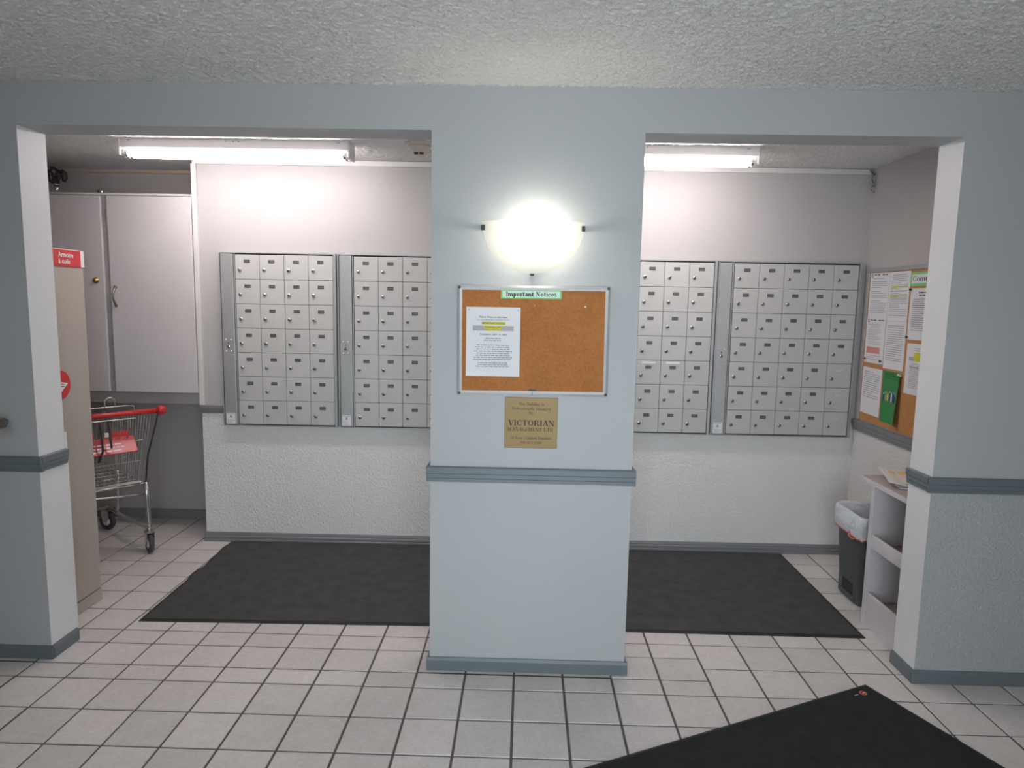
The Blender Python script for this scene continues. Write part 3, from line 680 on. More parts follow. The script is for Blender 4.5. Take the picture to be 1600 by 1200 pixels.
# ------------------------------------------------------------------ shopping cart
ct = thing('shopping_cart', 'wire shopping cart with red handle parked under the wall cupboard', 'cart', (-.777, 1.4235, 0), math.atan2(.75, .66))
def caster_part(u, v, turn):
    b = MB(); R = Matrix.Translation((u, v, 0)) @ Matrix.Rotation(turn, 4, 'Z'); r = .060
    b2 = b
    for s in (-1, 1):
        pr = [(-.026, .135), (.026, .135), (.030, .10), (.014, .055), (-.014, .055), (-.030, .085)]
        vs0 = len(b.bm.verts); b.prism(pr, 0, s*.021-.002, s*.021+.002, m_chrome)
    b.box(-.023, .023, -.026, .026, .131, .140, m_chrome); b.lathe([(.012, .138), (.012, .168)], (0, 0, 0), 'z', m_chrome, 12)
    bmesh.ops.transform(b.bm, matrix=R, verts=b.bm.verts); c = b.build('caster', None, ct)
    w = MB(); w.lathe([(.020, -.012), (.050, -.014), (.058, -.011), (.060, 0), (.058, .011), (.050, .014), (.020, .012)], (0, 0, .060), 'x', m_rubg, 24)
    w.lathe([(.0001, -.015), (.030, -.014), (.030, .014), (.0001, .015)], (0, 0, .060), 'x', m_wht, 16)
    bmesh.ops.transform(w.bm, matrix=R, verts=w.bm.verts); w.build('wheel', None, c)
for u, v, a in ((.232, 0, -.06), (-.232, 0, -.2), (.19, .64, .5), (-.19, .64, .1)): caster_part(u, v, a)
b = MB(); r = .0145
for s in (1, -1):
    b.tube([(s*.222, -.012, .455), (s*.226, -.010, .36), (s*.232, -.004, .26), (s*.233, 0, .20), (s*.232, 0, .165)], r, m_chrome, 10)
    b.tube([(s*.232, 0, .158), (s*.222, .18, .150), (s*.205, .42, .150), (s*.190, .64, .158)], .012, m_steel, 8)
    b.tube([(s*.200, .47, .150), (s*.200, .455, .19), (s*.203, .44, .30), (s*.205, .43, .45)], .011, m_chrome, 8)
    b.tube([(s*.222, -.012, .45), (s*.235, -.03, .62), (s*.268, -.075, .80), (s*.275, -.115, .895)], .005, m_dark, 8)
b.tube([(-.222, -.012, .448), (.222, -.012, .448)], .008, m_chrome, 8)
b.tube([(-.222, -.006, .385), (-.10, -.006, .405), (.06, -.006, .388), (.222, -.006, .382)], .006, m_chrome, 8)
b.tube([(-.19, .60, .165), (.19, .60, .165)], .010, m_steel, 8)
b.build('frame', None, ct)
def lerp(a, b, t): return tuple(a[i]+(b[i]-a[i])*t for i in range(3))
def wire_panel(A, B, C, D, n1, n2, rw=.0023, rb=.0042):
    """wires of a quad A-B (bottom) D-C (top): n1 uprights, n2 cross wires"""
    b = MB()
    for k in range(n1): t_ = k/(n1-1); b.tube([lerp(A, B, t_), lerp(D, C, t_)], rw, m_steel, 5, caps=False)
    for k in range(n2): t_ = k/(n2-1); b.tube([lerp(A, D, t_), lerp(B, C, t_)], rb if k in (0, n2-1) else rw, m_steel, 6, caps=False)
    return b
RBL, RBR, FBL, FBR = (-.205, .0, .455), (.205, .0, .455), (-.165, .62, .485), (.165, .62, .485)
RTL, RTR, FTL, FTR = (-.252, -.05, .865), (.252, -.05, .865), (-.19, .76, .815), (.19, .76, .815)
wire_panel(RBL, RBR, FBR, FBL, 16, 9).build('basket_floor', None, ct)
wire_panel(RBR, FBR, FTR, RTR, 22, 5).build('basket_side', None, ct)
wire_panel(RBL, FBL, FTL, RTL, 22, 5).build('basket_side', None, ct)
wire_panel(FBL, FBR, FTR, FTL, 14, 6).build('basket_front', None, ct)
wire_panel((-.19, .012, .46), (.19, .012, .46), (.215, -.02, .72), (-.215, -.02, .72), 13, 3).build('rear_gate', None, ct)
# folding child seat
b = wire_panel((-.165, -.035, .72), (.165, -.035, .72), (.165, -.075, .865), (-.165, -.075, .865), 9, 2)
b.tube([(-.165, -.078, .865), (-.165, -.085, .93), (-.12, -.085, .945), (.10, -.085, .945), (.15, -.085, .94), (.165, -.08, .87)], .004, m_steel, 6)
b.tube([(.0, -.085, .943), (.0, -.088, .985), (.016, -.088, 1.0), (.036, -.088, 1.0), (.052, -.088, .985), (.052, -.085, .943)], .004, m_steel, 6)
seat = b.build('child_seat', None, ct)
b = MB(); Mx = Matrix.Translation((-.005, -.050, .728)) @ Matrix.Rotation(math.radians(52), 4, 'X')
b.box(-.175, .165, -.074, .035, -.004, .004, m_red, bev=.002, mtx=Mx)
Mx2 = Matrix.Translation((0, -.018, .768)) @ Matrix.Rotation(math.radians(70), 4, 'X')
b.box(-.165, -.045, -.02, .02, -.003, .003, m_red, bev=.0015, mtx=Mx2); b.box(.02, .14, -.02, .02, -.003, .003, m_red, bev=.0015, mtx=Mx2)
rg = random.Random(11)
for k in range(3):
    for pg in words(-.15, .10, -.058+k*.021, .009, rg):
        b.face([Mx @ Vector((x, y, .0045)) for x, y in pg], m_wht)
fl = b.build('seat_flap', None, seat, recalc=False); tag(fl, 'red plastic seat flap with pale printed warning')
b = MB(); b.tube([(-.03, -.085, .86), (-.028, -.102, .77), (-.03, -.115, .70), (-.03, -.03, .62)], .006, m_dark, 6); b.tube([(.015, -.085, .86), (.014, -.102, .77), (.016, -.115, .71)], .006, m_dark, 6); b.box(-.014, .008, -.104, -.088, .775, .80, m_wht, bev=.002); b.build('strap', None, seat)
b = MB(); b.tube([(-.285, -.12, .905), (.285, -.12, .905)], .0145, m_red, 14); hd = b.build('handle', None, ct)
for s in (-1, 1):
    b = MB(); b.lathe([(.016, s*.268), (.026, s*.272), (.028, s*.285), (.028, s*.300), (.022, s*.312), (.0001, s*.314)], (0, -.12, .905), 'x', m_red, 18); b.build('end_cap', None, hd)

# ------------------------------------------------------------------ mats
def floor_mat(name, label, corner, ang, L, W, m, wav=0.0, seed=1):
    t = thing(name, label, 'mat', (corner[0], corner[1], 0), ang, 'floor mats')
    rg = random.Random(seed); nx, ny = 60, 36
    def edge(u, v):
        d = 0
        if wav:
            d = wav*(math.sin(v*19+1)*.4+math.sin(v*33)*.3)*max(0, 1-u*8)*min(1, max(0, (v-.32)*4))
        return u*L+d*1.0, v*W
    b = MB(); bd = .016
    g = [[None]*(ny+1) for _ in range(nx+1)]
    for i in range(nx+1):
        for j in range(ny+1):
            x, y = edge(bd/L+(1-2*bd/L)*i/nx, bd/W+(1-2*bd/W)*j/ny)
            g[i][j] = b.bm.verts.new((x, y, .0085+rg.uniform(-.0004, .0004)))
    for i in range(nx):
        for j in range(ny): b.bm.faces.new((g[i][j], g[i+1][j], g[i+1][j+1], g[i][j+1])).smooth = True
    b.build('carpet_pile', m, t)
    b = MB(); n = 40
    def ring(f, z):
        P = []
        for k in range(n): P.append((*edge(f/L+(1-2*f/L)*k/n, f/W), z))
        for k in range(n): P.append((*edge(1-f/L, f/W+(1-2*f/W)*k/n), z))
        for k in range(n): P.append((*edge(1-f/L-(1-2*f/L)*k/n, 1-f/W), z))
        for k in range(n): P.append((*edge(f/L, 1-f/W-(1-2*f/W)*k/n), z))
        return [b.bm.verts.new(p) for p in P]
    rings = [ring(0, 0.0006), ring(.003, .005), ring(.015, .0055), ring(.018, .0088)]
    for A, B_ in zip(rings, rings[1:]):
        for k in range(len(A)): b.bm.faces.new((A[k], A[(k+1) % len(A)], B_[(k+1) % len(A)], B_[k]))
    b.build('rubber_edge', m_rub, t)
    return t
floor_mat('floor_mat', 'charcoal carpet mat with wavy left edge beneath the left mailboxes', (-.185, .705), math.atan2(.0215, 1), 1.76, 1.105, m_mat, wav=.018, seed=2)
floor_mat('floor_mat', 'charcoal carpet mat lying beneath the right mailboxes, near the waste bin', (1.600, .732), -.0005, 1.763, 1.105, m_mat, seed=3)
fm = floor_mat('floor_mat', 'black carpet mat lying askew in the lobby in front of the right wall', (3.1615-.908*1.5, .3248-.419*1.5), 0, 1.5, .9, m_mat2, seed=4)
# corner at the apex: long side runs (-.908,-.419), short side runs (.415,-.910)
fm.location = (3.1615+.415*.9-.908*1.5, .3248-.910*.9-.419*1.5, 0); fm.rotation_euler = (0, 0, math.atan2(.419, .908))
b = MB(); cx, cy = 1.5-.075, .9-.05
for k in range(12):
    a0, a1 = 2*PI*k/12, 2*PI*(k+1)/12
    b.face([(cx+.016*math.cos(a0), cy+.016*math.sin(a0), .0094), (cx+.016*math.cos(a1), cy+.016*math.sin(a1), .0094), (cx+.009*math.cos(a1), cy+.009*math.sin(a1), .0094), (cx+.009*math.cos(a0), cy+.009*math.sin(a0), .0094)], m_cord)
b.face([(cx-.004, cy-.003, .0094), (cx+.012, cy-.003, .0094), (cx+.012, cy+.003, .0094), (cx-.004, cy+.003, .0094)], m_ora)
b.face([(cx-.048, cy-.002, .0094), (cx-.028, cy-.002, .0094), (cx-.028, cy+.003, .0094), (cx-.048, cy+.003, .0094)], m_ink_lg)
b.build('woven_tag', None, fm, recalc=False)

# ------------------------------------------------------------------ fluorescent fixtures
def fixture(label, x0, x1):
    t = thing('fluorescent_light', label, 'light', ((x0+x1)/2, 1.375, ZC), 0, 'fluorescent ceiling lights')
    h = (x1-x0)/2
    b = MB(); b.prism([(-.055, 0), (-.055, -.047), (-.050, -.052), (.050, -.052), (.055, -.047), (.055, 0)], 0, -h, h); bd = b.build('housing', m_fixt, t)
    b = MB()
    for x in (-h+.05, -h+.06, -.04, 0, .03, h-.06, h-.05): b.lathe([(.0028, .001), (.0028, -.001)], (x, -.0552, -.014), 'y', m_slot, 6)
    b.build('rivet', None, bd)
    for s in (-1, 1):
        b = MB(); b.box(s*h-.006, s*h+.006, -.058, .058, -.092, 0, bev=.003); b.build('end_plate', m_fixt, t)
    for y in (-.024, .024):
        b = MB(); b.tube([(-h+.036, y, -.076), (h-.036, y, -.076)], .019, m_tube, 14); tb = b.build('tube', None, t)
        for s in (-1, 1):
            b = MB(); b.tube([(s*(h-.036), y, -.076), (s*(h-.018), y, -.076)], .019, m_chrome, 14); b.tube([(s*(h-.020), y, -.074), (s*(h-.005), y, -.074)], .021, m_wht, 12); b.build('tube_cap', None, tb)
fixture('twin-tube fluorescent ceiling light on the left, above the leftmost mailboxes', -.528, .717)
fixture('twin-tube fluorescent ceiling light on the right, half hidden by the pillar', 1.657, 2.902)
t = thing('smoke_detector', 'round ivory smoke detector on the ceiling by the pillar edge', 'detector', (1.096, 1.341, ZC))
b = MB(); b.lathe([(.076, 0), (.076, -.018), (.066, -.024)], (0, 0, 0), 'z', m_smoke, 28); b.lathe([(.062, -.020), (.058, -.034), (.036, -.062), (.026, -.070), (.0001, -.071)], (0, 0, 0), 'z', m_smoke, 28); b.build('body', None, t)
b = MB()
for a in (-PI/2-.42, -PI/2+.42): 
    c, s = math.cos(a), math.sin(a); b.box(-.011, .011, -.004, .004, -.006, .006, m_slot, mtx=Matrix.Translation((.034*c, .034*s, -.062)) @ Matrix.Rotation(a+PI/2, 4, 'Z') @ Matrix.Rotation(math.radians(35), 4, 'X'))
b.build('vent_slot', None, t)
# loose cables at the back right ceiling corner
t = thing('loose_cable', 'small bundle of loose grey cables in the back right ceiling corner', 'cable', (3.752, 1.838, 2.33))
b = MB(); rg = random.Random(5)
for k in range(5):
    px = rg.uniform(-.008, .012); pts = [(-.012, .004, .088)]
    for q in range(9): pts.append((px+.010*math.sin(q*1.3+k), -.004-.006*(k % 3)+.004*math.cos(q+k), .075-.013*q-(.006*k)))
    b.tube(pts, .0024, m_dark if k % 2 else m_alu, 6)
b.build('strand', None, t)

# ------------------------------------------------------------------ wall lamp on the pillar
t = thing('wall_lamp', 'half-round frosted glass wall lamp glowing on the centre pillar', 'lamp', (1.7075, YF, 1.904))
R0 = .205; b = MB(); nu, nv = 36, 14
def bowl(x, z): 
    q = max(0, 1-(x/R0)**2)
    return -(.026+.082*q*(1-.25*(z/R0)**2))
rows = []
for j in range(nv+1):
    row = []
    for i in range(nu+1):
        a = PI*i/nu; rr = R0*(.02+.98*j/nv); x, z = rr*math.cos(a), -rr*math.sin(a); row.append(b.bm.verts.new((x, bowl(x, z), z)))
    rows.append(row)
for j in range(nv):
    for i in range(nu): b.bm.faces.new((rows[j][i], rows[j][i+1], rows[j+1][i+1], rows[j+1][i])).smooth = True
b.bm.faces.new([rows[0][i] for i in range(nu+1)])
gl = b.build('glass_shade', m_glass, t)
sm = gl.modifiers.new('thick', 'SOLIDIFY'); sm.thickness = .0001; gl.modifiers.remove(sm)
for x, z in ((-.199, -.025), (.195, -.025), (-.002, -.200)):
    b = MB(); b.box(x-.006, x+.006, -.034, 0, z-.010, z+.010, m_chrome, bev=.002); b.box(x-.008, x+.008, -.038, -.030, z-.011, z+.011, m_dark, bev=.002); b.build('clip', None, t)
b = MB(); b.box(-.06, .06, -.012, 0, -.145, -.05, m_fixt, bev=.004); b.tube([(.012, -.012, -.105), (.012, -.050, -.112), (.012, -.064, -.104)], .014, m_wht, 12); b.build('back_plate', None, t)
b = MB(); b.lathe([(.0001, -.055), (.010, -.052), (.013, -.035), (.026, -.010), (.030, .008), (.026, .024), (.014, .035), (.0001, .038)], (.012, -.064, -.052), 'z', m_bulb, 20); b.build('bulb', None, t)

# ------------------------------------------------------------------ cork notice board on the pillar
nb = thing('notice_board', 'aluminium framed cork board headed Important Notices on the centre pillar', 'notice board', (1.715, YF, 1.4315)); nb.rotation_euler = (0, -.0055, 0)
w, h = .308, .2235
b = MB(); b.box(-w+.015, w-.015, -.012, 0, -h+.015, h-.015, m_cork); b.build('cork_panel', None, nb)
b = MB()
def mitre(x0, z0, x1, z1, f, d):
    O = [(x0, z0), (x1, z0), (x1, z1), (x0, z1)]; I = [(x0+f, z0+f), (x1-f, z0+f), (x1-f, z1-f), (x0+f, z1-f)]
    mm = [(x0+f*.5, z0+f*.5), (x1-f*.5, z0+f*.5), (x1-f*.5, z1-f*.5), (x0+f*.5, z1-f*.5)]
    for i in range(4):
        j = (i+1) % 4
        b.face([(O[i][0], 0, O[i][1]), (O[j][0], 0, O[j][1]), (O[j][0], -d*.8, O[j][1]), (O[i][0], -d*.8, O[i][1])])
        b.face([(O[i][0], -d*.8, O[i][1]), (O[j][0], -d*.8, O[j][1]), (mm[j][0], -d, mm[j][1]), (mm[i][0], -d, mm[i][1])])
        b.face([(mm[i][0], -d, mm[i][1]), (mm[j][0], -d, mm[j][1]), (I[j][0], -d*.8, I[j][1]), (I[i][0], -d*.8, I[i][1])])
        b.face([(I[i][0], -d*.8, I[i][1]), (I[j][0], -d*.8, I[j][1]), (I[j][0], -.010, I[j][1]), (I[i][0], -.010, I[i][1])])
mitre(-w, -h, w, h, .0195, .019); fr = b.build('frame', m_alu_b, nb)
for x in (-1, 1):
    for z in (-1, 1): b = MB(); b.lathe([(.006, -.014), (.006, -.019), (.0001, -.021)], (x*(w-.009), 0, z*(h-.009)), 'y', m_cap, 10); b.build('corner_screw', None, fr)
b = MB(); b.box(-.0006, .0006, -.0196, -.017, -h+.001, -h+.0185, m_slot); b.build('frame_joint', None, fr)
b = MB(); b.box(-.016, .016, -.0135, -.012, -h+.020, -h+.027, m_dark); b.build('maker_label', None, nb)
# header strip, notice and pins rest on the board
hx, hz = 1.704, 1.620
t = thing('header_card', 'green edged card reading Important Notices atop the pillar cork board', 'sign', (hx, YF-.0125, hz)); t.rotation_euler = (0, -.0055, 0)
b = MB(); b.box(-.122, .122, -.0012, 0, -.018, .018, m_green_l); b.build('border', None, t)
b = MB(); b.box(-.115, .115, -.0018, -.0011, -.0125, .0125, m_green_p); b.build('panel', None, t)
b = MB(); b.polys(fit(serif('Important Notices', 2.4, .95), -.1015, .1015, -.0085, .0185), lambda x, y: (x, -.0022, y), m_ink); b.build('lettering', None, t, recalc=False)
t = thing('notice_sheet', 'white printed sheet with yellow and grey bands on the pillar cork board', 'paper', (1.5525, YF-.0125, 1.4255))
b = MB(); b.box(-.1095, .1095, -.0010, 0, -.1405, .1405, m_paper); b.build('sheet', None, t)
rg = random.Random(21)
fl1 = lambda x, y: (x, -.0013, y)
fl2 = lambda x, y: (x, -.0018, y)
b = MB()
b.polys(R4(-.083, .083, .045, .066), fl1, m_ink_lg); b.polys(R4(-.045, .050, .0705, .0815), fl1, m_yel); b.polys(R4(-.036, .035, .0455, .0655), lambda x, y: (x, -.00145, y), m_yel); b.build('coloured_band', None, t, recalc=False)
b = MB()
for tx, zz, cap, ww, mm_ in (('Palms West on the Lake', .0975, .0070, .112, m_ink), ('CONDOMINIUM CORPORATION', .0868, .0050, .132, m_ink_g), ('IMPORTANT NOTICE', .0732, .0062, .092, m_ink), ('PARKING LOT', .0575, .0058, .064, m_ink), ('LINE PAINTING', .0475, .0052, .070, m_ink_g), ('THURSDAY, SEPT. 21, 2023', .0272, .0062, .110, m_ink)):
    b.polys(fit(bfont(tx, .012), -ww/2, ww/2, zz, cap), fl2, mm_)
for k, zz in enumerate((.013, .005)): b.polys(words(-.040, .040, zz, .0038, rg, True), fl2, m_ink_g)
for k in range(8): b.polys(words(-.080, .080, -.0150-k*.0083, .0036, rg, True), fl2, m_ink_g)
for k in range(3): b.polys(words(-.080, .080, -.0870-k*.0072, .0034, rg, True), fl2, m_ink_g)
b.build('printed_text', None, t, recalc=False)['kind'] = 'stuff'
for x in (-.098, .101): b = MB(); b.lathe([(.0028, -.001), (.0028, -.003), (.0001, -.004)], (x, 0, .130), 'y', m_alu, 8); b.build('pin', None, t)
for x, z, s, lab in ((1.922, 1.573, .0042, 'larger white push pin alone on the right of the pillar cork board'), (1.720, 1.5745, .0026, 'tiny pale push pin near the middle of the pillar cork board')):
    b = MB(); b.lathe([(s*.5, 0), (s*.5, -.004), (s, -.006), (s, -.010), (.0001, -.0115)], (0, 0, 0), 'y', m_wht if s > .003 else m_alu_b, 12)
    o = b.build('push_pin'); o.location = (x, YF-.012, z); tag(o, lab, 'push pin', 'push pins')
# brass plaque
t = thing('brass_plaque', 'square brass management plaque below the cork board on the pillar', 'plaque', (1.7145, YF, 1.0932))
b = MB(); b.box(-.109, .109, -.004, 0, -.1063, .1063, m_brass, bev=.001); b.build('plate', None, t)
b = MB(); f3 = lambda x, y: (x, -.0043, y)
for tx, zz, cap, ww, wt in (('This Building is', .0735, .0115, .104, 1.5), ('Professionally Managed', .0540, .0115, .158, 1.5), ('By:', .0365, .0110, .020, 1.5), ('VICTORIAN', -.0115, .0230, .190, 1.8), ('MANAGEMENT LTD.', -.0345, .0145, .192, 1.6), ('24 Hour Contact Number', -.0680, .0110, .168, 1.4), ('780-423-0288', -.0885, .0105, .088, 1.4)):
    b.polys(fit(serif(tx, wt), -ww/2, ww/2, zz, cap), f3, m_ink)
b.build('engraved_lettering', None, t, recalc=False)

# ------------------------------------------------------------------ large cork board on the right wall, with papers
t = thing('notice_board', 'large grey framed cork board covered in papers on the right mailroom wall', 'notice board', (XRW, 0, 0))
b = MB(); b.box(-.008, 0, .62, 1.795, .905, 1.815, m_cork2); b.build('cork_panel', None, t)
b = MB(); b.box(-.014, 0, .60, 1.804, 1.800, 1.822, m_alu, bev=.002); b.box(-.014, 0, 1.788, 1.804, .897, 1.800, m_alu, bev=.002); b.box(-.014, 0, .60, .62, .897, 1.800, m_alu, bev=.002); b.build('frame', None, t)
XN = XRW-.0083
def side_map(off): return lambda y, z: (XN-off, y, z)
def sheet(name, label, yl, yr, z0, z1, m, seed, style='text', curl=0.0, skew=0.0, group='papers pinned to the side cork board', cat='paper'):
    """page on the right wall: yl is its left (far) edge, yr its right (near) edge"""
    o = thing(name, label, cat, (XN, (yl+yr)/2, (z0+z1)/2), 0, group)
    W, H = yl-yr, z1-z0; n = 10
    def bend(u, v): return curl*max(0, (u-.45)/.55)**2*(0.5+.9*(1-v))
    def P(u, v, off=0): return (-(.0006+off+bend(u, v)), W/2-u*W, -H/2+v*H+skew*u)
    b = MB()
    for s in (0, .0005):
        g = [[b.bm.verts.new(P(i/n, j/6, s)) for j in range(7)] for i in range(n+1)]
        for i in range(n):
            for j in range(6): b.bm.faces.new((g[i][j], g[i+1][j], g[i+1][j+1], g[i][j+1]))
    b.build('sheet', m, o)
    rg = random.Random(seed)
    def mp(off=.0009): return lambda u, v: P(u, v, off)
    b = MB()
    hh = .0042/H
    if style == 'logo':
        c, r = (.10, .945), .030
        for k in range(14):
            a0, a1 = 2*PI*k/14, 2*PI*(k+1)/14
            b.polys([[(c[0]+q*math.cos(a), c[1]+q*math.sin(a)*W/H) for q, a in ((r*1.6, a0), (r*1.6, a1), (r*.95, a1), (r*.95, a0))]], mp(), m_ink)
        for x in (.20, .37, .62, .78): b.polys(R4(x, x+.13, .952, .972), mp(), m_ink)
        b.polys(words(.12, .70, .875, hh*1.2, rg), mp(), m_ink_g)
        for k in range(17): 
            if k in (4, 9): continue
            b.polys(words(.10, .93, .80-k*.042, hh, rg), mp(), m_ink_g if k % 5 == 0 else m_ink_lg)
    elif style == 'pink':
        c, r = (.10, .945), .030
        for k in range(14):
            a0, a1 = 2*PI*k/14, 2*PI*(k+1)/14
            b.polys([[(c[0]+q*math.cos(a), c[1]+q*math.sin(a)*W/H) for q, a in ((r*1.6, a0), (r*1.6, a1), (r*.95, a1), (r*.95, a0))]], mp(), m_ink)
        for x in (.20, .37, .62, .78): b.polys(R4(x, x+.13, .952, .972), mp(), m_ink)
        for k in range(12): b.polys(words(.12, .80, .86-k*.040, hh, rg, k < 3), mp(), m_ink_lg)
        b.polys(R4(.10, .80, .22, .36), mp(), m_pink)
        for k in range(3): b.polys(words(.12, .85, .16-k*.04, hh, rg), mp(), m_ink_lg)
    elif style == 'yellow':
        for k in range(21):
            v = .93-k*.041
            if k in (6, 10): b.polys(R4(.09, .92, v-.004, v+hh*1.8), mp(.0008), m_yel); b.polys(R4(.09, .42, v-.034, v-.010), mp(.0008), m_yel)
            b.polys(words(.09, .92, v, hh, rg, k < 3), mp(.0011), m_blue if k == 8 else (m_ink_g if k % 4 == 0 else m_ink_lg))
    elif style == 'flyer':
        b.polys(words(.12, .92, .94, .02, rg), mp(), m_green_d); b.polys(words(.12, .92, .905, .02, rg), mp(), m_green_d); b.polys(words(.12, .75, .86, .012, rg), mp(), m_green_d)
        for x, z, w_, hgt, q in ((.10, .42, .06, .12, m_blue), (.20, .42, .07, .15, m_ink_g), (.30, .43, .09, .14, m_yel), (.42, .42, .08, .17, m_blue), (.52, .42, .07, .15, m_paper), (.60, .42, .09, .18, m_blue), (.71, .42, .08, .16, m_ink), (.80, .43, .06, .12, m_blue)):
            b.polys(R4(x, x+w_, z, z+hgt), mp(), q)
            b.polys([[(x+w_/2+.026*math.cos(2*PI*k/8), z+hgt+.016+.018*math.sin(2*PI*k/8)) for k in range(8)]], mp(.001), m_cream)
    elif style == 'band':
        b.polys(R4(.12, .90, .66, .74), mp(.0008), m_ink_lg); b.polys(R4(.34, .72, .66, .83), mp(.001), m_yel)
        for v in (.90, .86): b.polys(words(.30, .75, v, hh, rg, True), mp(.0012), m_ink_g)
        for k in range(14): b.polys(words(.13, .9, .60-k*.036, hh, rg, True), mp(.0012), m_blue if k == 2 else m_ink_lg)
    elif style == 'bold':
        for v in (.90, .85): b.polys(words(.30, .85, v, hh*1.7, rg, True), mp(), m_ink)
        for k in range(16): b.polys(words(.12, .92, .78-k*.040, hh, rg), mp(), m_ink if k in (3, 4) else m_ink_g)
    else:
        for k in range(17 if style == 'text' else 13): b.polys(words(.09, .91, .90-k*.045, hh, rg), mp(), m_ink_g)
    b.build('printed_text', None, o, recalc=False)['kind'] = 'stuff'
    return o
sheet('notice_sheet', 'white letter with round emblem, top left page on the side cork board', 1.776, 1.559, 1.530, 1.798, m_paper, 1, 'logo', skew=-.004)
sheet('notice_sheet', 'white letter with round emblem and pink block on the side cork board', 1.779, 1.562, 1.263, 1.529, m_paper, 2, 'pink')
sheet('notice_sheet', 'white page with two yellow highlighted lines on the side cork board', 1.556, 1.348, 1.519, 1.795, m_paper, 3, 'yellow')
sheet('notice_sheet', 'white densely printed page right above the green flyer', 1.556, 1.346, 1.246, 1.518, m_paper, 4, 'text')
sheet('notice_sheet', 'white page of plain text at bottom left of the side cork board', 1.778, 1.556, .955, 1.236, m_paper, 5, 'half', skew=-.004)
sheet('flyer', 'green flyer with a row of small figures, curling off the side cork board', 1.544, 1.346, .937, 1.234, m_green, 6, 'flyer', curl=.022)
sheet('notice_sheet', 'white page with bold heading under the green Community card', 1.333, 1.118, 1.425, 1.700, m_paper, 7, 'bold')
sheet('notice_sheet', 'white page with grey and yellow band above bare cork by the right wall end', 1.322, 1.106, 1.131, 1.405, m_paper, 8, 'band')
t = thing('header_card', 'green edged card starting Comm on the side cork board', 'sign', (XN, 1.172, 1.748))
b = MB(); b.box(-.0012, 0, -.175, .175, -.037, .037, m_green_l); b.build('border', None, t)
b = MB(); b.box(-.0018, -.001, -.160, .160, -.0225, .0245, m_paper); b.build('panel', None, t)
b = MB(); b.polys(fit(serif('Community', 1.6), -.150, .150, -.010, .027), lambda x, y: (-.0022, -x, y), m_ink); b.build('lettering', None, t, recalc=False)
for k, (y, z, q, lab) in enumerate(((1.330, 1.694, m_dark, 'black push pin under the green Community card'), (1.327, 1.437, m_dark, 'black push pin at lower left of the bold headed page'), (1.578, 1.282, m_dark, 'black push pin right of the pink block'), (1.759, 1.285, m_red, 'red push pin left of the pink block'), (1.372, 1.222, m_wht, 'white push pin at the top right of the green flyer'), (1.350, 1.222, m_wht, 'white push pin beside the curled edge of the green flyer'))):
    b = MB(); b.lathe([(.004, 0), (.004, -.004), (.007, -.007), (.007, -.011), (.0001, -.0125)], (0, 0, 0), 'x', q, 12)
    o = b.build('push_pin'); o.location = (XN-.001, y, z); tag(o, lab, 'push pin', 'push pins')

# ------------------------------------------------------------------ white shelf unit, mail on top, waste bin
t = thing('shelf_unit', 'white laminate shelf unit with lipped shelves behind the right wall end', 'shelf', (0, 0, 0))
b = MB(); b.box(3.418, 3.772, .525, 1.012, .716, .742, m_desk_top, bev=.002); b.box(3.4165, 3.4195, .526, 1.011, .717, .7412, m_desk); b.box(3.418, 3.772, 1.010, 1.0135, .717, .741, m_desk); b.build('top', None, t)
b = MB(); b.box(3.426, 3.770, .888, .918, 0, .716, m_desk, bev=.0015); b.build('side_panel', None, t)
b = MB(); b.box(3.426, 3.770, .525, .550, 0, .716, m_desk, bev=.0015); b.build('side_panel', None, t)
b = MB(); b.box(3.755, 3.772, .550, .888, .06, .716, m_desk); b.build('back_panel', None, t)
for z, zl, zh in ((.412, .402, .468), (.115, .0, .170)):
    b = MB(); b.box(3.444, 3.755, .550, .888, z-.016, z, m_shelf_in); sh = b.build('shelf', None, t)
    b = MB(); b.box(3.428, 3.444, .550, .888, zl, zh, m_desk, bev=.002); b.build('lip', None, sh)
t = thing('mail_stack', 'few flyers in a white tray-like folder with orange print on the shelf unit', 'mail', (3.585, .862, .742), -.30)
b = MB(); b.box(-.085, .10, -.155, .12, 0, .004, m_ink_g); b.box(-.080, .10, -.160, .115, .004, .008, m_paper); b.build('booklet', None, t)
b = MB(); nx, ny = 8, 10
def fold(u, v): return (-.125+.25*u, -.145+.295*v, .016+.012*max(0, .30-u)/.30+.012*v+.003*math.sin(v*5))
for off, q in ((0, m_paper), (.0006, m_paper)):
    g = [[b.bm.verts.new((fold(i/nx, j/ny)[0], fold(i/nx, j/ny)[1], fold(i/nx, j/ny)[2]+off)) for j in range(ny+1)] for i in range(nx+1)]
    for i in range(nx):
        for j in range(ny): b.bm.faces.new((g[i][j], g[i+1][j], g[i+1][j+1], g[i][j+1])).material_index = b.mi(q)
for (u0, u1, v0, v1, q, o_) in ((.14, .97, .06, .70, m_cream, .0010), (.16, .90, .68, .93, m_ora, .0013)):
    n = 5
    for i in range(n):
        for j in range(n):
            pts = []
            for du, dv in ((0, 0), (1, 0), (1, 1), (0, 1)):
                p = fold(u0+(u1-u0)*(i+du)/n, v0+(v1-v0)*(j+dv)/n); pts.append((p[0], p[1], p[2]+o_))
            b.face(pts, q)
b.polys(words(-.05, .0, -.125, .008, random.Random(2)), lambda x, y: (x, y, fold(.3, .1)[2]+.0022), m_ink)
b.build('flyer', None, t, recalc=False)
b = MB(); b.box(-.09, .10, -.13, .12, .008, .0135, m_paper, bev=.002); b.build('envelope', None, t)

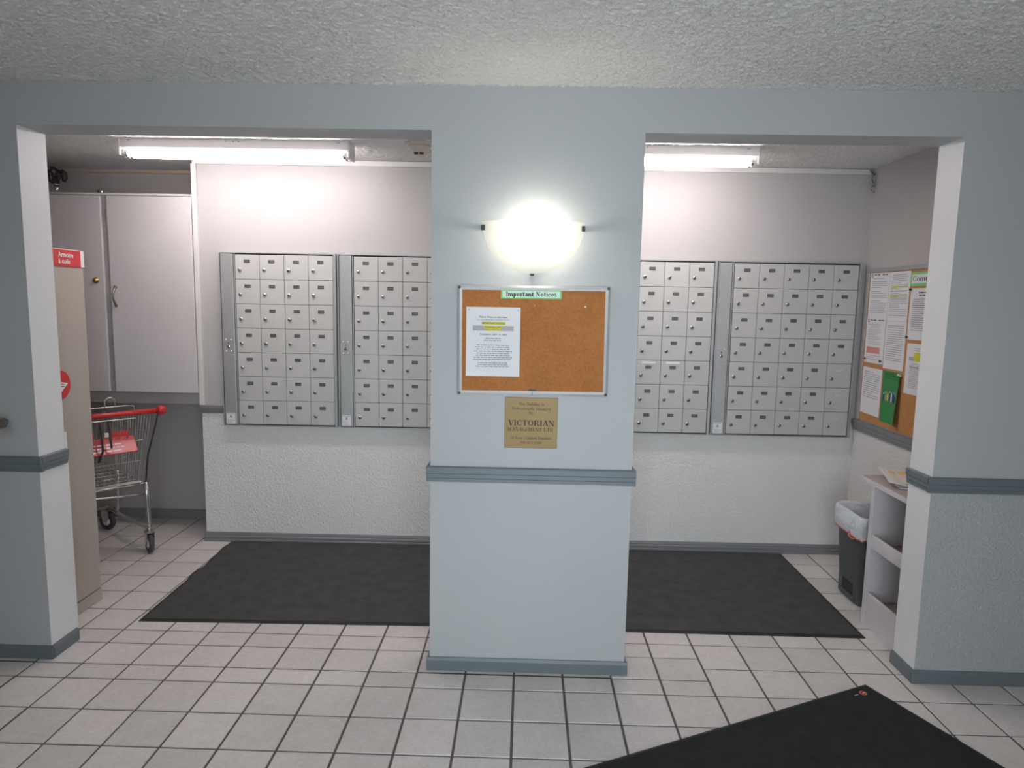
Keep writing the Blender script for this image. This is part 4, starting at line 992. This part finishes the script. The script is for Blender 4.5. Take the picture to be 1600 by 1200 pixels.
t = thing('waste_bin', 'charcoal plastic waste bin with white liner beside the shelf unit', 'bin', (3.590, 1.197, 0))
def rrect(hx, hy, r, z, n=5):
    P = []
    for cx, cy, a0 in ((hx-r, hy-r, 0), (-hx+r, hy-r, 90), (-hx+r, -hy+r, 180), (hx-r, -hy+r, 270)):
        for k in range(n+1): a = math.radians(a0+90*k/n); P.append((cx+r*math.cos(a), cy+r*math.sin(a), z))
    return P
def loft(b, rings, m, cap0=False, cap1=False, smooth=True):
    k = b.mi(m); V = [[b.bm.verts.new(p) for p in r] for r in rings]; n = len(V[0])
    for A, B_ in zip(V, V[1:]):
        for j in range(n):
            f = b.bm.faces.new((A[j], A[(j+1) % n], B_[(j+1) % n], B_[j])); f.material_index = k; f.smooth = smooth
    if cap0: b.bm.faces.new(V[0]).material_index = k
    if cap1: b.bm.faces.new(V[-1]).material_index = k
b = MB()
loft(b, [rrect(.098, .118, .02, .004), rrect(.102, .124, .025, .02), rrect(.106, .130, .03, .13), rrect(.124, .152, .035, .46), rrect(.130, .158, .036, .485), rrect(.130, .158, .036, .49), rrect(.122, .150, .034, .488), rrect(.100, .126, .03, .13), rrect(.095, .12, .03, .03)], m_bin, True, True)
body = b.build('body', None, t)
b = MB(); b.box(-.108, -.092, -.060, .060, .035, .105, m_slot, bev=.006, seg=2); b.box(-.116, -.098, -.085, .085, .018, .040, m_bin, bev=.005, seg=2); b.build('grip_recess', None, body)
b = MB(); base = rrect(1, 1, .25, 0, 6); rg = random.Random(9)
def lring(hx, hy, z, amp, wz, ph):
    out = []
    pr = rrect(hx, hy, .036, 0, 7)
    for k, p in enumerate(pr):
        s = 1+amp*(math.sin(k*2.3+ph)+.6*math.sin(k*4.1+ph*2))
        out.append((p[0]*s, p[1]*s, z+wz*(math.sin(k*1.7+ph)+.5*math.sin(k*.9))))
    return out
loft(b, [lring(.104, .130, .36, .01, .012, 3), lring(.110, .138, .43, .008, .003, 2), lring(.120, .149, .490, .004, .002, 1), lring(.131, .160, .502, .004, .002, 1), lring(.137, .166, .492, .006, .002, 1.3), lring(.138, .165, .45, .018, .003, 2), lring(.135, .162, .405, .014, .003, 2.6), lring(.130, .156, .376, .006, .004, 3)], m_liner)
b.build('liner', None, t)
b = MB(); b.tube(lring(.1315, .1575, .376, .006, .004, 3), .0032, m_cord, 6, closed=True); b.tube([(-.135, -.03, .385), (-.145, -.055, .372), (-.142, -.085, .366), (-.135, -.10, .378)], .0048, m_cord, 6); b.build('drawstring', None, t)

# ------------------------------------------------------------------ wooden handrail end at far left
t = thing('wooden_handrail', 'end of an orange wooden handrail on the lobby wall at far left', 'handrail', (-.400, YF, 1.055))
b = MB(); b.prism([(-.062, -.020), (-.050, .0), (-.050, .012), (-.062, .022), (-.088, .022), (-.098, .010), (-.098, -.008), (-.088, -.020)], 0, -1.4, -.047); b.build('rail', m_wood, t)
b = MB(); b.prism([(-.064, -.016), (-.052, .0), (-.052, .012), (-.064, .020), (-.086, .020), (-.096, .010), (-.096, -.006), (-.086, -.016)], 0, -.047, -.041); b.build('end_cap', m_cap, t)
for x in (-.18, -1.1):
    b = MB(); b.tube([(x, 0, -.07), (x, -.05, -.06), (x, -.074, -.020)], .008, m_brass_k, 8); b.lathe([(.025, 0), (.025, -.005), (.0001, -.007)], (x, 0, -.07), 'y', m_brass_k, 14); b.build('bracket', None, t)
